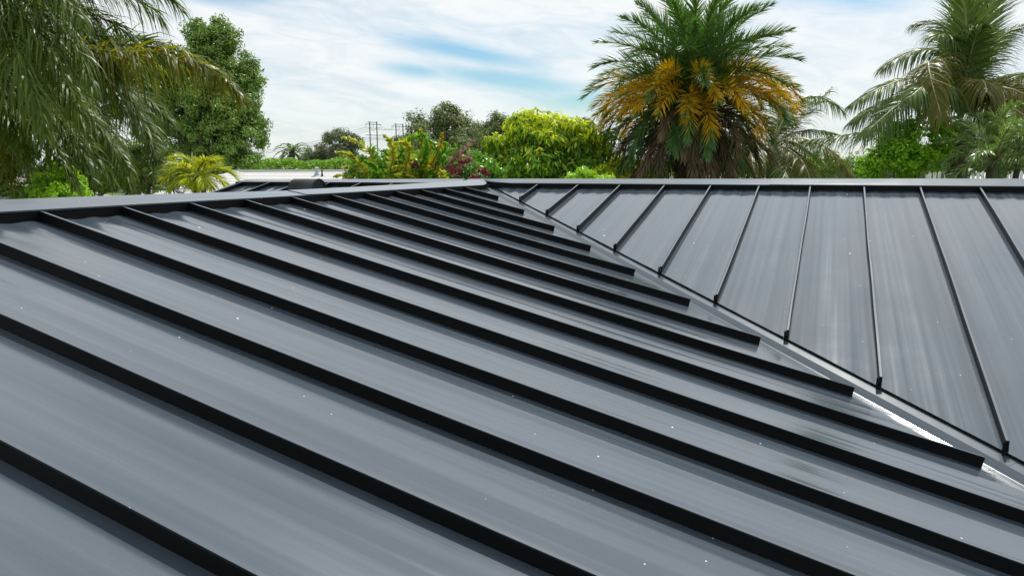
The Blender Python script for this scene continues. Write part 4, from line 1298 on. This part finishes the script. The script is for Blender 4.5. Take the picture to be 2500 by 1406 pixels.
queen((-160, -40), 10.5, [((240, -70), (445, 30), .4, .8, 'queen'), ((240, -30), (400, 60), .9, 1.4, 'queen'), ((0, 0), (165, 175), -.9, -1.4, 'queen'), ((160, 110), (330, 320), -.1, -.1, 'queen'),
                       ((60, 60), (215, 330), -.6, -1.0, 'queen'), ((-60, 90), (60, 260), -.9, -1.3, 'queen'), ((100, -20), (260, 130), .3, .5, 'queen'), ((130, 30), (290, 190), .0, .0, 'queen'), ((60, -60), (200, 60), -.9, -1.3, 'queen'), ((90, 20), (230, 220), -.9, -1.4, 'queen'),
                       ((0, 60), (110, 330), -1.1, -1.7, 'queen'), ((190, 20), (350, 130), .6, .9, 'queen')],
      'tall queen palm at the left edge with one long yellowed frond arching right', 12, 0.3)
queen((-190, 120), 12.5, [((20, 130), (120, 330), -.4, -.7, 'queen'), ((110, 200), (320, 420), -.3, -.5, 'queen'), ((-40, 200), (70, 400), -.9, -1.4, 'queen'), ((60, 130), (240, 300), .4, .6, 'queen'), ((-60, 250), (30, 440), -.6, -.8, 'queen_y'),
                       ((60, 220), (230, 440), -.2, -.4, 'queen'), ((90, 250), (280, 450), -.8, -1.0, 'queen'), ((0, 160), (90, 300), .1, .2, 'queen_y'), ((40, 260), (180, 450), -1.0, -1.3, 'queen'), ((-40, 170), (10, 330), .6, .9, 'queen')],
      'queen palm behind the first, its long fronds hanging down to the near ridge', 10, 1.3)
queen((170, 200), 15.5, [((330, 235), (415, 300), .2, .3, 'queen'), ((300, 250), (390, 400), -.4, -.7, 'queen'), ((240, 270), (320, 460), -.9, -1.5, 'queen'), ((180, 280), (200, 450), -.9, -1.4, 'queen'), ((260, 160), (370, 220), .5, .9, 'queen'), ((280, 215), (370, 350), .9, 1.3, 'queen')],
      'third queen palm, set back between the dark shrubs and the broadleaf tree', 12, 2.0, el=2.3)


def clump_palm(name, label, center, D0, stems, n, Lf, llen, mat, lw=0.03, e_hi=75, e_lo=5, droop=75, trunk_r=0.06, nl=90, grav=0.3, planes=1):
    c0 = at(center[0], center[1], D0); b = np.array(gnd(center[0], D0))
    root = thing(name, b, label, 'palm tree')
    for (dx, dy, dD) in stems:
        c = at(center[0]+dx, center[1]+dy, D0+dD)
        bb = b + (c-c0)*np.array([.4, .4, 0])
        trunk(root, bb, c, trunk_r, trunk_r*0.8, M['stem_d'], 0.02, n=8, rings=True)
        for i in range(n):
            a = i*2.39996 + dx
            e = e_hi - (e_hi-e_lo)*(i/max(1, n-1))
            add_frond(root, arc(c, a, e, Lf*(1+rng.normal(0, .08)), droop), mat, M['stem'], n_leaf=nl, llen=llen, lwid=lw, a0=58, a1=26, vee=25, grav=grav, seg=3, r0=0.014, start=0.18, planes=planes)


clump_palm('areca_palm', 'small yellow-green areca palm standing just behind the near ridge', (478, 432), 12.0, [(0, 0, 0), (16, -3, .2)], 8, 0.60, 0.30, M['areca'], nl=64, lw=0.022, e_hi=68, droop=85)
clump_palm('robellini_palm', 'feathery pale green dwarf palm at the right edge', (2430, 392), 12.5, [(0, 0, 0), (60, -20, .4), (-10, -40, .8), (110, 10, 0)], 15, 1.15, 0.24, M['pygmy'], nl=90, lw=0.018, planes=2, e_lo=-10)
clump_palm('robellini_palm', 'dark dwarf palm low beside the yellow-green areca, on its left', (365, 455), 15, [(0, 0, 0), (-30, -15, .5)], 12, 1.1, 0.26, M['coco'], nl=80, lw=0.02, planes=2)
